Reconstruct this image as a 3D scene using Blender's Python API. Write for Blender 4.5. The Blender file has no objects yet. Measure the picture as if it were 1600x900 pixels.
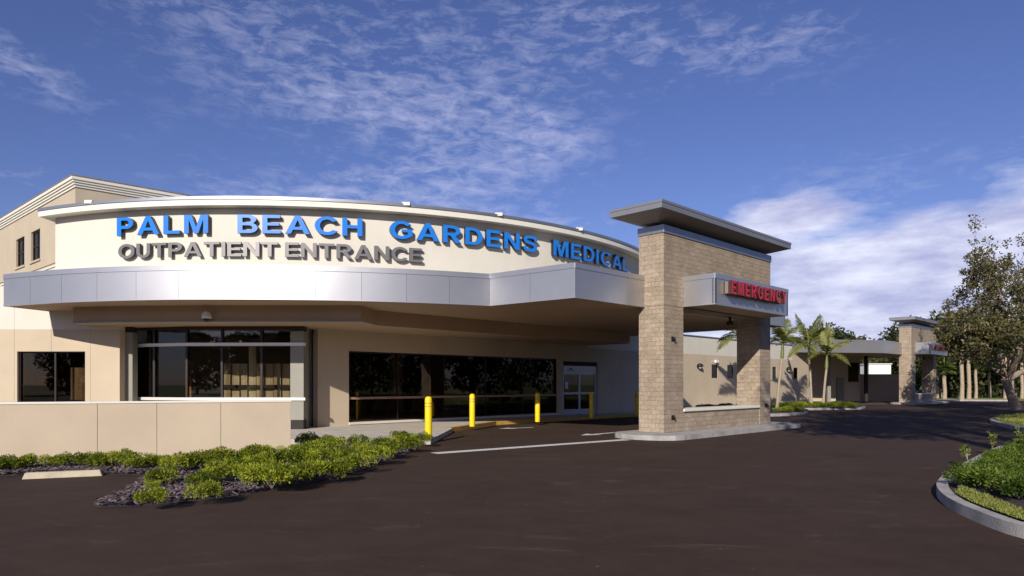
import bpy, bmesh, math, random
from mathutils import Vector, Matrix, noise
R = math.radians
scene = bpy.context.scene
COL = scene.collection
F_PX, HOR, EYE = 1067.0, 600.0, 1.6      # lens in photo pixels, horizon row, eye height over the pavement

# ------------------------------------------------------------------ camera
cam_d = bpy.data.cameras.new('camera')
cam = bpy.data.objects.new('camera', cam_d); COL.objects.link(cam)
cam.location = (0, 0, EYE); cam.rotation_euler = (R(90), 0, 0)
cam_d.sensor_width = 36; cam_d.lens = 24.0; cam_d.shift_y = 150 / 1600
cam_d.clip_start = 0.1; cam_d.clip_end = 5000
scene.camera = cam

# ------------------------------------------------------------------ sun and sky
SUN_EL, SUN_AZ = R(26), R(197.5)            # azimuth clockwise from +Y
sd = Vector((math.sin(SUN_AZ) * math.cos(SUN_EL), math.cos(SUN_AZ) * math.cos(SUN_EL), math.sin(SUN_EL)))
sun_d = bpy.data.lights.new('sun', 'SUN'); sun_d.energy = 4.8; sun_d.angle = R(0.5); sun_d.color = (1.0, 0.93, 0.83)
sun = bpy.data.objects.new('sun', sun_d); COL.objects.link(sun)
sun.rotation_euler = (-sd).to_track_quat('-Z', 'Y').to_euler(); sun.location = (0, -20, 30)
scene.view_settings.view_transform = 'Standard'; scene.view_settings.look = 'None'
scene.view_settings.gamma = 1; scene.view_settings.exposure = 0.12
scene.view_settings.use_curve_mapping = False

world = bpy.data.worlds.new('World'); scene.world = world; world.use_nodes = True
WN, WL = world.node_tree.nodes, world.node_tree.links
WN.clear()

def nd(nodes, t, **kw):
    n = nodes.new(t)
    for k, v in kw.items():
        if k in n.inputs: n.inputs[k].default_value = v
        else: setattr(n, k, v)
    return n

def build_sky():
    def M(op, a, b=None, clamp=False):
        n = WN.new('ShaderNodeMath'); n.operation = op; n.use_clamp = clamp
        for i, v in enumerate((a, b)):
            if v is None: continue
            if isinstance(v, (int, float)): n.inputs[i].default_value = v
            else: WL.new(v, n.inputs[i])
        return n.outputs[0]
    sky = WN.new('ShaderNodeTexSky'); sky.sky_type = 'NISHITA'; sky.sun_disc = False
    sky.sun_elevation = SUN_EL; sky.sun_rotation = SUN_AZ; sky.altitude = 0
    sky.air_density = 1.0; sky.dust_density = 0.35; sky.ozone_density = 2.2
    tint = nd(WN, 'ShaderNodeMixRGB', blend_type='MULTIPLY'); tint.inputs[0].default_value = 1.0
    tint.inputs[2].default_value = SKY_TINT
    WL.new(sky.outputs[0], tint.inputs[1])
    tc = WN.new('ShaderNodeTexCoord'); sp = WN.new('ShaderNodeSeparateXYZ'); WL.new(tc.outputs['Generated'], sp.inputs[0])
    x, y, z = sp.outputs
    zz = M('ADD', M('MAXIMUM', z, 0.0), 0.13)
    cx = M('DIVIDE', x, zz); cy = M('DIVIDE', y, zz)
    cb = WN.new('ShaderNodeCombineXYZ'); WL.new(cx, cb.inputs[0]); WL.new(cy, cb.inputs[1])
    az = M('ARCTAN2', x, y); el = M('ARCSINE', z)
    az = M('MULTIPLY', az, 57.2958); el = M('MULTIPLY', el, 57.2958)
    # warp the azimuth and height a little so that cloud banks get ragged outlines
    nw = nd(WN, 'ShaderNodeTexNoise', noise_dimensions='3D', Scale=1.1, Detail=5.0); WL.new(cb.outputs[0], nw.inputs['Vector'])
    sw = WN.new('ShaderNodeSeparateColor'); WL.new(nw.outputs['Color'], sw.inputs[0])
    az = M('ADD', az, M('MULTIPLY', M('SUBTRACT', sw.outputs[0], .5), 12.0))
    el = M('ADD', el, M('MULTIPLY', M('SUBTRACT', sw.outputs[1], .5), 5.0))
    def blob(a, e, ra, re, tilt=0.0, amp=1.0):
        da = M('SUBTRACT', az, a); de = M('SUBTRACT', el, e)
        if tilt: de = M('ADD', de, M('MULTIPLY', da, tilt))
        q = M('ADD', M('POWER', M('ABSOLUTE', M('DIVIDE', da, ra)), 2.0), M('POWER', M('ABSOLUTE', M('DIVIDE', de, re)), 2.0))
        return M('MULTIPLY', M('EXPONENT', M('MULTIPLY', q, -1.0)), amp)
    def add(lst):
        o = lst[0]
        for b in lst[1:]: o = M('ADD', o, b)
        return o
    # thin mackerel wisps
    az0 = M('MULTIPLY', M('ARCTAN2', x, y), 57.2958); el0 = M('MULTIPLY', M('ARCSINE', z), 57.2958)
    cae = WN.new('ShaderNodeCombineXYZ'); WL.new(M('MULTIPLY', az0, .1), cae.inputs[0]); WL.new(M('MULTIPLY', el0, .1), cae.inputs[1])
    mp = nd(WN, 'ShaderNodeMapping'); mp.inputs['Rotation'].default_value = (0, 0, R(14)); mp.inputs['Scale'].default_value = (.85, 2.3, 1)
    WL.new(cae.outputs[0], mp.inputs[0])
    n1 = nd(WN, 'ShaderNodeTexNoise', Scale=5.0, Detail=9.0, Roughness=0.68, Distortion=0.4); WL.new(mp.outputs[0], n1.inputs['Vector'])
    n2 = nd(WN, 'ShaderNodeTexNoise', Scale=1.4, Detail=4.0, Roughness=0.55); WL.new(cb.outputs[0], n2.inputs['Vector'])
    wisps = add([blob(-9, 21.2, 13, 2.8, 0.0, .9), blob(0, 20.0, 7, 2.0, 0.12, .85), blob(-3, 17.2, 8, 1.9, 0.0, .95), blob(-13, 15.0, 12, 2.0, 0.0, 1.0),
                 blob(-26, 27, 15, 4.2, 0.2, .55), blob(-10, 27, 16, 4.5, 0.0, .5), blob(5, 26.5, 13, 4.0, 0.0, .5), blob(9, 29, 6, 2.0, 0.0, .4), blob(19.5, 25.2, 8, 2.4, 0.0, .75), blob(-37, 20.4, 5.5, 1.5, 0.2, 1.0),
                 blob(-38, 13.5, 6, 2.4, 0.2, .6), blob(4, 13.6, 7, 1.3, 0, .7), blob(25, 14.3, 9, 2.0, 0, .55), blob(36, 17, 12, 3, 0, .3)])
    wisps = M('MINIMUM', wisps, 1.0)
    d_ = M('ADD', M('MULTIPLY', n1.outputs[0], .62), M('MULTIPLY', n2.outputs[0], .38))
    d_ = M('SUBTRACT', d_, M('SUBTRACT', .565, M('MULTIPLY', wisps, .15)))
    wm = M('MULTIPLY', M('MULTIPLY', d_, 4.2, True), wisps)
    wm = M('MULTIPLY', wm, 0.60)
    # the soft lavender bank low on the right
    mp2 = nd(WN, 'ShaderNodeMapping'); mp2.inputs['Scale'].default_value = (.55, 1.7, 1); WL.new(cae.outputs[0], mp2.inputs[0])
    n3 = nd(WN, 'ShaderNodeTexNoise', Scale=1.7, Detail=8.0, Roughness=0.56, Distortion=0.2); WL.new(mp2.outputs[0], n3.inputs['Vector'])
    bank = add([blob(31, 8.0, 15.5, 5.0, 0, 1.4), blob(21, 13.5, 5, 1.3, 0, .5), blob(24, 13.6, 4.5, 1.5, 0, .72), blob(18.5, 11.5, 3, 1.2, 0, .5), blob(28, 3, 30, 3.0, 0, .8), blob(40, 13, 9, 3.0, 0, .35), blob(-20, 1, 25, 3, 0, .4)])
    b = M('ADD', M('MULTIPLY', n3.outputs[0], 1.7), M('SUBTRACT', bank, 1.36))
    bm_ = M('MULTIPLY', M('MULTIPLY', b, 2.3, True), 0.9)
    # brightness variation inside the bank
    sc = nd(WN, 'ShaderNodeTexNoise', Scale=2.4, Detail=6.0, Roughness=0.6); WL.new(mp2.outputs[0], sc.inputs['Vector'])
    rp = WN.new('ShaderNodeValToRGB'); WL.new(sc.outputs[0], rp.inputs[0])
    rp.color_ramp.elements[0].position = .38; rp.color_ramp.elements[0].color = (*CL_DARK, 1)
    rp.color_ramp.elements[1].position = .66; rp.color_ramp.elements[1].color = (*CL_LIGHT, 1)
    mixb = nd(WN, 'ShaderNodeMixRGB'); WL.new(bm_, mixb.inputs[0]); WL.new(tint.outputs[0], mixb.inputs[1]); WL.new(rp.outputs[0], mixb.inputs[2])
    mixw = nd(WN, 'ShaderNodeMixRGB'); WL.new(wm, mixw.inputs[0]); WL.new(mixb.outputs[0], mixw.inputs[1]); mixw.inputs[2].default_value = (*CL_WISP, 1)
    bg = WN.new('ShaderNodeBackground'); bg.inputs[1].default_value = SKY_STRENGTH
    WL.new(mixw.outputs[0], bg.inputs[0])
    out = WN.new('ShaderNodeOutputWorld'); WL.new(bg.outputs[0], out.inputs[0])
SKY_TINT = (.70, 0.70, 1.08, 1)
SKY_STRENGTH = 0.085
CL_DARK, CL_LIGHT, CL_WISP = (5.2, 5.4, 8.2), (9.9, 10.1, 11.8), (7.0, 7.2, 9.8)
build_sky()

# ------------------------------------------------------------------ materials
def mat(name, color, rough=0.8, metal=0.0, var=0.0, vscale=3.0, bump=0.0, bscale=60.0, color2=None, spec=0.5, detail=5.0, stretch=(1, 1, 1), dist=0.02):
    m = bpy.data.materials.new(name); m.use_nodes = True
    N, L = m.node_tree.nodes, m.node_tree.links
    p = N['Principled BSDF']
    p.inputs['Base Color'].default_value = (*color, 1); p.inputs['Roughness'].default_value = rough
    p.inputs['Metallic'].default_value = metal; p.inputs['Specular IOR Level'].default_value = spec
    tc = N.new('ShaderNodeTexCoord')
    if var > 0 or color2:
        mp = N.new('ShaderNodeMapping'); mp.inputs['Scale'].default_value = stretch; L.new(tc.outputs['Object'], mp.inputs[0])
        n = nd(N, 'ShaderNodeTexNoise', Scale=vscale, Detail=detail, Roughness=0.6); L.new(mp.outputs[0], n.inputs['Vector'])
        rp = N.new('ShaderNodeValToRGB'); L.new(n.outputs[0], rp.inputs[0])
        c2 = color2 or tuple(c * (1 - var) for c in color); c1 = color if color2 else tuple(min(1, c * (1 + var)) for c in color)
        rp.color_ramp.elements[0].position = .35; rp.color_ramp.elements[0].color = (*c2, 1)
        rp.color_ramp.elements[1].position = .68; rp.color_ramp.elements[1].color = (*c1, 1)
        L.new(rp.outputs[0], p.inputs['Base Color'])
    if bump > 0:
        n = nd(N, 'ShaderNodeTexNoise', Scale=bscale, Detail=4.0, Roughness=0.6); L.new(tc.outputs['Object'], n.inputs['Vector'])
        b = nd(N, 'ShaderNodeBump', Strength=bump, Distance=dist); L.new(n.outputs[0], b.inputs['Height']); L.new(b.outputs[0], p.inputs['Normal'])
    return m

M_cream = mat('cream_stucco', (.65, .615, .53), .9, var=.03, vscale=1.2, bump=.25, bscale=90)
M_beige = mat('beige_stucco', (.53, .435, .315), .9, var=.045, vscale=.9, bump=.25, bscale=90)
M_beige2 = mat('upper_beige_stucco', (.47, .395, .29), .9, var=.05, vscale=.8, bump=.25, bscale=90)
M_soffit = mat('soffit_paint', (.46, .33, .215), .85, var=.05, vscale=.7)
M_white_trim = mat('cream_trim', (.72, .69, .60), .6, var=.03)
M_alu = mat('aluminium_panel', (.54, .535, .54), .41, metal=.82, var=.05, vscale=.5, bump=.012, bscale=3)
M_alu_grey = mat('grey_metal_coping', (.36, .37, .40), .42, metal=.75, var=.06, vscale=.8)
M_alu_dull = mat('dull_wing_metal', (.29, .29, .31), .5, metal=.55, var=.05, vscale=.8)
M_wing_under = mat('wing_underside', (.25, .22, .20), .7, var=.05)
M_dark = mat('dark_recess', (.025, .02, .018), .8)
M_bronze = mat('dark_bronze_frame', (.035, .028, .024), .4, metal=.5)
M_column = mat('taupe_column_cladding', (.25, .24, .20), .5, var=.04)
M_pink_bar = mat('pale_window_bar', (.75, .70, .64), .4, metal=.2)
M_brown_rail = mat('brown_rail', (.33, .20, .14), .5)
M_roofdark = mat('grey_shingles', (.20, .17, .155), .9, var=.2, vscale=8)
M_roofgrey = mat('flat_roof_membrane', (.35, .34, .33), .8, var=.1)
M_concrete = mat('concrete', (.50, .46, .40), .9, var=.12, vscale=2.2, bump=.4, bscale=40)
M_kerb = mat('kerb_concrete', (.35, .335, .32), .9, var=.2, vscale=2.5, bump=.5, bscale=35)
M_yellow = mat('yellow_plastic', (.90, .62, .005), .35, var=.03)
M_yellowkerb = mat('yellow_kerb_paint', (.55, .31, .06), .7, var=.15, vscale=6)
M_line = mat('white_road_paint', (.72, .70, .67), .7, color2=(.50, .48, .46), vscale=9)
M_blue = mat('blue_letter_face', (.015, .19, .66), .28, spec=.6)
M_navy = mat('dark_letter_return', (.01, .012, .03), .4)
M_greyl = mat('grey_letter_face', (.20, .19, .185), .35, metal=.3)
M_greyr = mat('dark_grey_letter_return', (.05, .04, .04), .5)
M_red = mat('red_letter_face', (.55, .012, .03), .35)
M_redback = mat('dark_red_letter_return', (.06, .008, .012), .5)
M_raceway = mat('bronze_sign_raceway', (.20, .16, .12), .5)
M_doormetal = mat('silver_door_frame', (.42, .43, .50), .35, metal=.5)
M_white = mat('white_plastic', (.80, .79, .76), .35)
M_black = mat('black_plastic', (.015, .015, .015), .3)
M_floor = mat('interior_floor', (.16, .12, .09), .5)
M_inwall = mat('interior_wall', (.19, .15, .11), .9, var=.05)
M_blind = mat('interior_panel', (.75, .68, .50), .8, color2=(.35, .27, .17), vscale=.9, stretch=(6, 1, .25))
M_chairfab = mat('chair_fabric', (.17, .16, .12), .9, var=.1)
M_wood = mat('orange_wood', (.42, .17, .06), .5, var=.1)
M_paper = mat('paper', (.8, .8, .8), .6)
M_bark = mat('oak_bark', (.26, .20, .15), .95, var=.3, vscale=5, bump=.8, bscale=14, dist=.05)
M_palmbark = mat('palm_bark', (.36, .28, .20), .9, var=.22, vscale=4, stretch=(1, 1, 5), bump=.5, bscale=10)
M_shaft = mat('green_crownshaft', (.13, .16, .045), .5, var=.15)
M_mulch_chip = mat('mulch_chips', (.13, .10, .11), .95, color2=(.035, .025, .03), vscale=14, detail=3)

def leaf_mat(name, a, b, trans=.25, vs=1.2, rough=.5, spec=.4):
    m = bpy.data.materials.new(name); m.use_nodes = True
    N, L = m.node_tree.nodes, m.node_tree.links; p = N['Principled BSDF']; out = N['Material Output']
    at = N.new('ShaderNodeAttribute'); at.attribute_name = 'tone'
    tc = N.new('ShaderNodeTexCoord'); n = nd(N, 'ShaderNodeTexNoise', Scale=vs, Detail=3.0); L.new(tc.outputs['Object'], n.inputs['Vector'])
    ad = nd(N, 'ShaderNodeMath', operation='ADD'); oi = N.new('ShaderNodeObjectInfo'); ra = nd(N, 'ShaderNodeMath', operation='MULTIPLY_ADD'); L.new(oi.outputs['Random'], ra.inputs[0]); ra.inputs[1].default_value = .5; L.new(at.outputs['Fac'], ra.inputs[2]); sh = nd(N, 'ShaderNodeMath', operation='SUBTRACT'); L.new(ra.outputs[0], sh.inputs[0]); sh.inputs[1].default_value = .25
    L.new(sh.outputs[0], ad.inputs[0]); L.new(n.outputs[0], ad.inputs[1])
    sb = nd(N, 'ShaderNodeMath', operation='SUBTRACT'); L.new(ad.outputs[0], sb.inputs[0]); sb.inputs[1].default_value = .5; sb.use_clamp = True
    mx = N.new('ShaderNodeMixRGB'); L.new(sb.outputs[0], mx.inputs[0]); mx.inputs[1].default_value = (*a, 1); mx.inputs[2].default_value = (*b, 1)
    L.new(mx.outputs[0], p.inputs['Base Color']); p.inputs['Roughness'].default_value = rough; p.inputs['Specular IOR Level'].default_value = spec
    t = N.new('ShaderNodeBsdfTranslucent'); L.new(mx.outputs[0], t.inputs[0])
    ms = N.new('ShaderNodeMixShader'); ms.inputs[0].default_value = trans
    L.new(p.outputs[0], ms.inputs[1]); L.new(t.outputs[0], ms.inputs[2]); L.new(ms.outputs[0], out.inputs[0])
    return m
M_shrub = leaf_mat('shrub_leaves', (.055, .085, .006), (.36, .40, .032), rough=.65, spec=.2)
M_hedge = leaf_mat('hedge_leaves', (.03, .06, .006), (.16, .22, .028), rough=.6, spec=.25)
M_oakleaf = leaf_mat('oak_leaves', (.040, .042, .014), (.17, .145, .052), trans=.15)
M_woodleaf = leaf_mat('woodland_leaves', (.018, .026, .008), (.09, .10, .025), trans=.12)
M_palmleaf = leaf_mat('palm_leaves', (.05, .07, .012), (.22, .225, .04))
M_sabal = leaf_mat('sabal_leaves', (.04, .07, .012), (.17, .21, .04))
M_grass = leaf_mat('grass_blades', (.11, .14, .025), (.28, .29, .06), vs=2.5)
M_turf = mat('turf_soil', (.22, .25, .06), .95, color2=(.13, .15, .035), vscale=1.2, bump=.5, bscale=30)

def m_asphalt():
    m = mat('asphalt', (.05, .03, .025), .85); N, L = m.node_tree.nodes, m.node_tree.links; p = N['Principled BSDF']
    tc = N.new('ShaderNodeTexCoord')
    a = nd(N, 'ShaderNodeTexNoise', Scale=.5, Detail=9.0, Roughness=.75); L.new(tc.outputs['Object'], a.inputs['Vector'])
    mp = N.new('ShaderNodeMapping'); mp.inputs['Scale'].default_value = (.55, 1.0, 1); mp.inputs['Rotation'].default_value = (0, 0, R(35)); L.new(tc.outputs['Object'], mp.inputs[0])
    s = nd(N, 'ShaderNodeTexNoise', Scale=2.2, Detail=9.0, Roughness=.75); L.new(mp.outputs[0], s.inputs['Vector'])
    g = nd(N, 'ShaderNodeTexNoise', Scale=55.0, Detail=3.0, Roughness=.7); L.new(tc.outputs['Object'], g.inputs['Vector'])
    ad = nd(N, 'ShaderNodeMath', operation='ADD'); L.new(a.outputs[0], ad.inputs[0]); L.new(s.outputs[0], ad.inputs[1])
    ad2 = nd(N, 'ShaderNodeMath', operation='MULTIPLY_ADD'); L.new(g.outputs[0], ad2.inputs[0]); ad2.inputs[1].default_value = .5; L.new(ad.outputs[0], ad2.inputs[2])
    rp = N.new('ShaderNodeValToRGB'); L.new(ad2.outputs[0], rp.inputs[0])
    e = rp.color_ramp.elements; e[0].position = .55; e[0].color = (.031, .0185, .0130, 1); e[1].position = 1.0; e[1].color = (.058, .037, .027, 1)
    # ramp input is above one: scale it down
    sc = nd(N, 'ShaderNodeMath', operation='MULTIPLY'); sc.inputs[1].default_value = .74; L.new(ad2.outputs[0], sc.inputs[0]); L.new(sc.outputs[0], rp.inputs[0])
    L.new(rp.outputs[0], p.inputs['Base Color'])
    # a sprinkle of pale grit
    v = nd(N, 'ShaderNodeTexVoronoi', Scale=3.5); L.new(tc.outputs['Object'], v.inputs['Vector'])
    lt = nd(N, 'ShaderNodeMath', operation='LESS_THAN'); L.new(v.outputs['Distance'], lt.inputs[0]); lt.inputs[1].default_value = .045
    sel = N.new('ShaderNodeSeparateColor'); L.new(v.outputs['Color'], sel.inputs[0])
    gt = nd(N, 'ShaderNodeMath', operation='GREATER_THAN'); L.new(sel.outputs[0], gt.inputs[0]); gt.inputs[1].default_value = .72
    mu = nd(N, 'ShaderNodeMath', operation='MULTIPLY'); L.new(lt.outputs[0], mu.inputs[0]); L.new(gt.outputs[0], mu.inputs[1])
    mx = N.new('ShaderNodeMixRGB'); L.new(mu.outputs[0], mx.inputs[0]); L.new(rp.outputs[0], mx.inputs[1]); mx.inputs[2].default_value = (.22, .17, .14, 1)
    L.new(mx.outputs[0], p.inputs['Base Color'])
    sm = N.new('ShaderNodeMapping'); sm.inputs['Scale'].default_value = (.6, 1.7, 1); sm.inputs['Rotation'].default_value = (0, 0, R(-22)); L.new(tc.outputs['Object'], sm.inputs[0])
    sn = nd(N, 'ShaderNodeTexNoise', Scale=1.1, Detail=10.0, Roughness=.78, Distortion=.6); L.new(sm.outputs[0], sn.inputs['Vector'])
    sr = N.new('ShaderNodeValToRGB'); L.new(sn.outputs[0], sr.inputs[0]); sr.color_ramp.elements[0].position = .56; sr.color_ramp.elements[0].color = (0, 0, 0, 1); sr.color_ramp.elements[1].position = .78; sr.color_ramp.elements[1].color = (.6, .6, .6, 1)
    m3 = N.new('ShaderNodeMixRGB'); L.new(sr.outputs[0], m3.inputs[0]); L.new(mx.outputs[0], m3.inputs[1]); m3.inputs[2].default_value = (.17, .13, .105, 1); L.new(m3.outputs[0], p.inputs['Base Color'])
    b = nd(N, 'ShaderNodeBump', Strength=.5, Distance=.01); L.new(g.outputs[0], b.inputs['Height']); L.new(b.outputs[0], p.inputs['Normal'])
    p.inputs['Specular IOR Level'].default_value = .15
    return m
M_asphalt = m_asphalt()

def m_block():
    m = mat('split_face_block', (.4, .3, .2), .95); N, L = m.node_tree.nodes, m.node_tree.links; p = N['Principled BSDF']
    tc = N.new('ShaderNodeTexCoord'); sp = N.new('ShaderNodeSeparateXYZ'); L.new(tc.outputs['Object'], sp.inputs[0])
    ad = nd(N, 'ShaderNodeMath', operation='ADD'); L.new(sp.outputs[0], ad.inputs[0]); L.new(sp.outputs[1], ad.inputs[1])
    cb = N.new('ShaderNodeCombineXYZ'); L.new(ad.outputs[0], cb.inputs[0]); L.new(sp.outputs[2], cb.inputs[1])
    br = nd(N, 'ShaderNodeTexBrick', Scale=1.0); L.new(cb.outputs[0], br.inputs['Vector'])
    for k, v in {'Color1': (.43, .35, .265, 1), 'Color2': (.345, .275, .205, 1), 'Mortar': (.34, .275, .205, 1), 'Mortar Size': .006, 'Mortar Smooth': .4, 'Brick Width': .3, 'Row Height': .15, 'Bias': -.1}.items():
        br.inputs[k].default_value = v
    n = nd(N, 'ShaderNodeTexNoise', Scale=16.0, Detail=6.0, Roughness=.7); L.new(tc.outputs['Object'], n.inputs['Vector'])
    n2 = nd(N, 'ShaderNodeTexNoise', Scale=1.1, Detail=4.0, Roughness=.7); L.new(tc.outputs['Object'], n2.inputs['Vector'])
    rp = N.new('ShaderNodeValToRGB'); L.new(n.outputs[0], rp.inputs[0]); rp.color_ramp.elements[0].position = .3; rp.color_ramp.elements[0].color = (.72, .70, .68, 1)
    rp.color_ramp.elements[1].position = .7; rp.color_ramp.elements[1].color = (1.25, 1.25, 1.25, 1)
    rp2 = N.new('ShaderNodeValToRGB'); L.new(n2.outputs[0], rp2.inputs[0]); rp2.color_ramp.elements[0].position = .3; rp2.color_ramp.elements[0].color = (.74, .72, .70, 1)
    rp2.color_ramp.elements[1].position = .7; rp2.color_ramp.elements[1].color = (1.12, 1.12, 1.12, 1)
    m1 = nd(N, 'ShaderNodeMixRGB', blend_type='MULTIPLY'); m1.inputs[0].default_value = 1; L.new(br.outputs[0], m1.inputs[1]); L.new(rp.outputs[0], m1.inputs[2])
    m2 = nd(N, 'ShaderNodeMixRGB', blend_type='MULTIPLY'); m2.inputs[0].default_value = 1; L.new(m1.outputs[0], m2.inputs[1]); L.new(rp2.outputs[0], m2.inputs[2])
    L.new(m2.outputs[0], p.inputs['Base Color'])
    h = nd(N, 'ShaderNodeMath', operation='MULTIPLY_ADD'); L.new(br.outputs['Fac'], h.inputs[0]); h.inputs[1].default_value = -.45; L.new(n.outputs[0], h.inputs[2])
    b = nd(N, 'ShaderNodeBump', Strength=.9, Distance=.04); L.new(h.outputs[0], b.inputs['Height']); L.new(b.outputs[0], p.inputs['Normal'])
    return m
M_block = m_block()

def m_glass(name, tint, refl=.0):
    m = bpy.data.materials.new(name); m.use_nodes = True
    N, L = m.node_tree.nodes, m.node_tree.links; N.clear()
    out = N.new('ShaderNodeOutputMaterial'); t = N.new('ShaderNodeBsdfTransparent'); t.inputs[0].default_value = (*tint, 1)
    g = N.new('ShaderNodeBsdfGlossy'); g.inputs['Color'].default_value = (.9, .9, .9, 1); g.inputs['Roughness'].default_value = .015
    tc = N.new('ShaderNodeTexCoord'); n = nd(N, 'ShaderNodeTexNoise', Scale=.8, Detail=1.0); L.new(tc.outputs['Object'], n.inputs['Vector'])
    b = nd(N, 'ShaderNodeBump', Strength=.02, Distance=.05); L.new(n.outputs[0], b.inputs['Height']); L.new(b.outputs[0], g.inputs['Normal'])
    f = nd(N, 'ShaderNodeFresnel', IOR=1.5); ad = nd(N, 'ShaderNodeMath', operation='ADD'); L.new(f.outputs[0], ad.inputs[0]); ad.inputs[1].default_value = refl
    mx = N.new('ShaderNodeMixShader'); L.new(ad.outputs[0], mx.inputs[0]); L.new(t.outputs[0], mx.inputs[1]); L.new(g.outputs[0], mx.inputs[2]); L.new(mx.outputs[0], out.inputs[0])
    return m
M_glass = m_glass('tinted_glass', (.77, .75, .70), .01)
M_glass_dark = m_glass('dark_tinted_glass', (.58, .52, .46), -.012)

# ------------------------------------------------------------------ helpers
def tag(o, label=None, cat=None, group=None, kind=None):
    if label: o['label'] = label
    if cat: o['category'] = cat
    if group: o['group'] = group
    if kind: o['kind'] = kind
    return o

def thing(name, loc, label, cat, group=None, rz=0.0):
    o = bpy.data.objects.new(name, None); COL.objects.link(o); o.empty_display_size = .3
    o.location = loc; o.rotation_euler = (0, 0, rz)
    return tag(o, label, cat, group)

def root_matrix(o):
    m = Matrix.Translation(o.location) @ o.rotation_euler.to_matrix().to_4x4()
    if o.parent: m = root_matrix(o.parent) @ o.matrix_parent_inverse @ m
    return m

def G(px, py, z=0.0):
    """measured ground point: photo pixel to the horizontal plane at height z"""
    Y = (EYE - z) * F_PX / (py - HOR)
    return Vector(((px - 800) / F_PX * Y, Y, z))

def frame(ox, oy, ang): return Matrix.Translation((ox, oy, 0)) @ Matrix.Rotation(ang, 4, 'Z')

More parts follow.
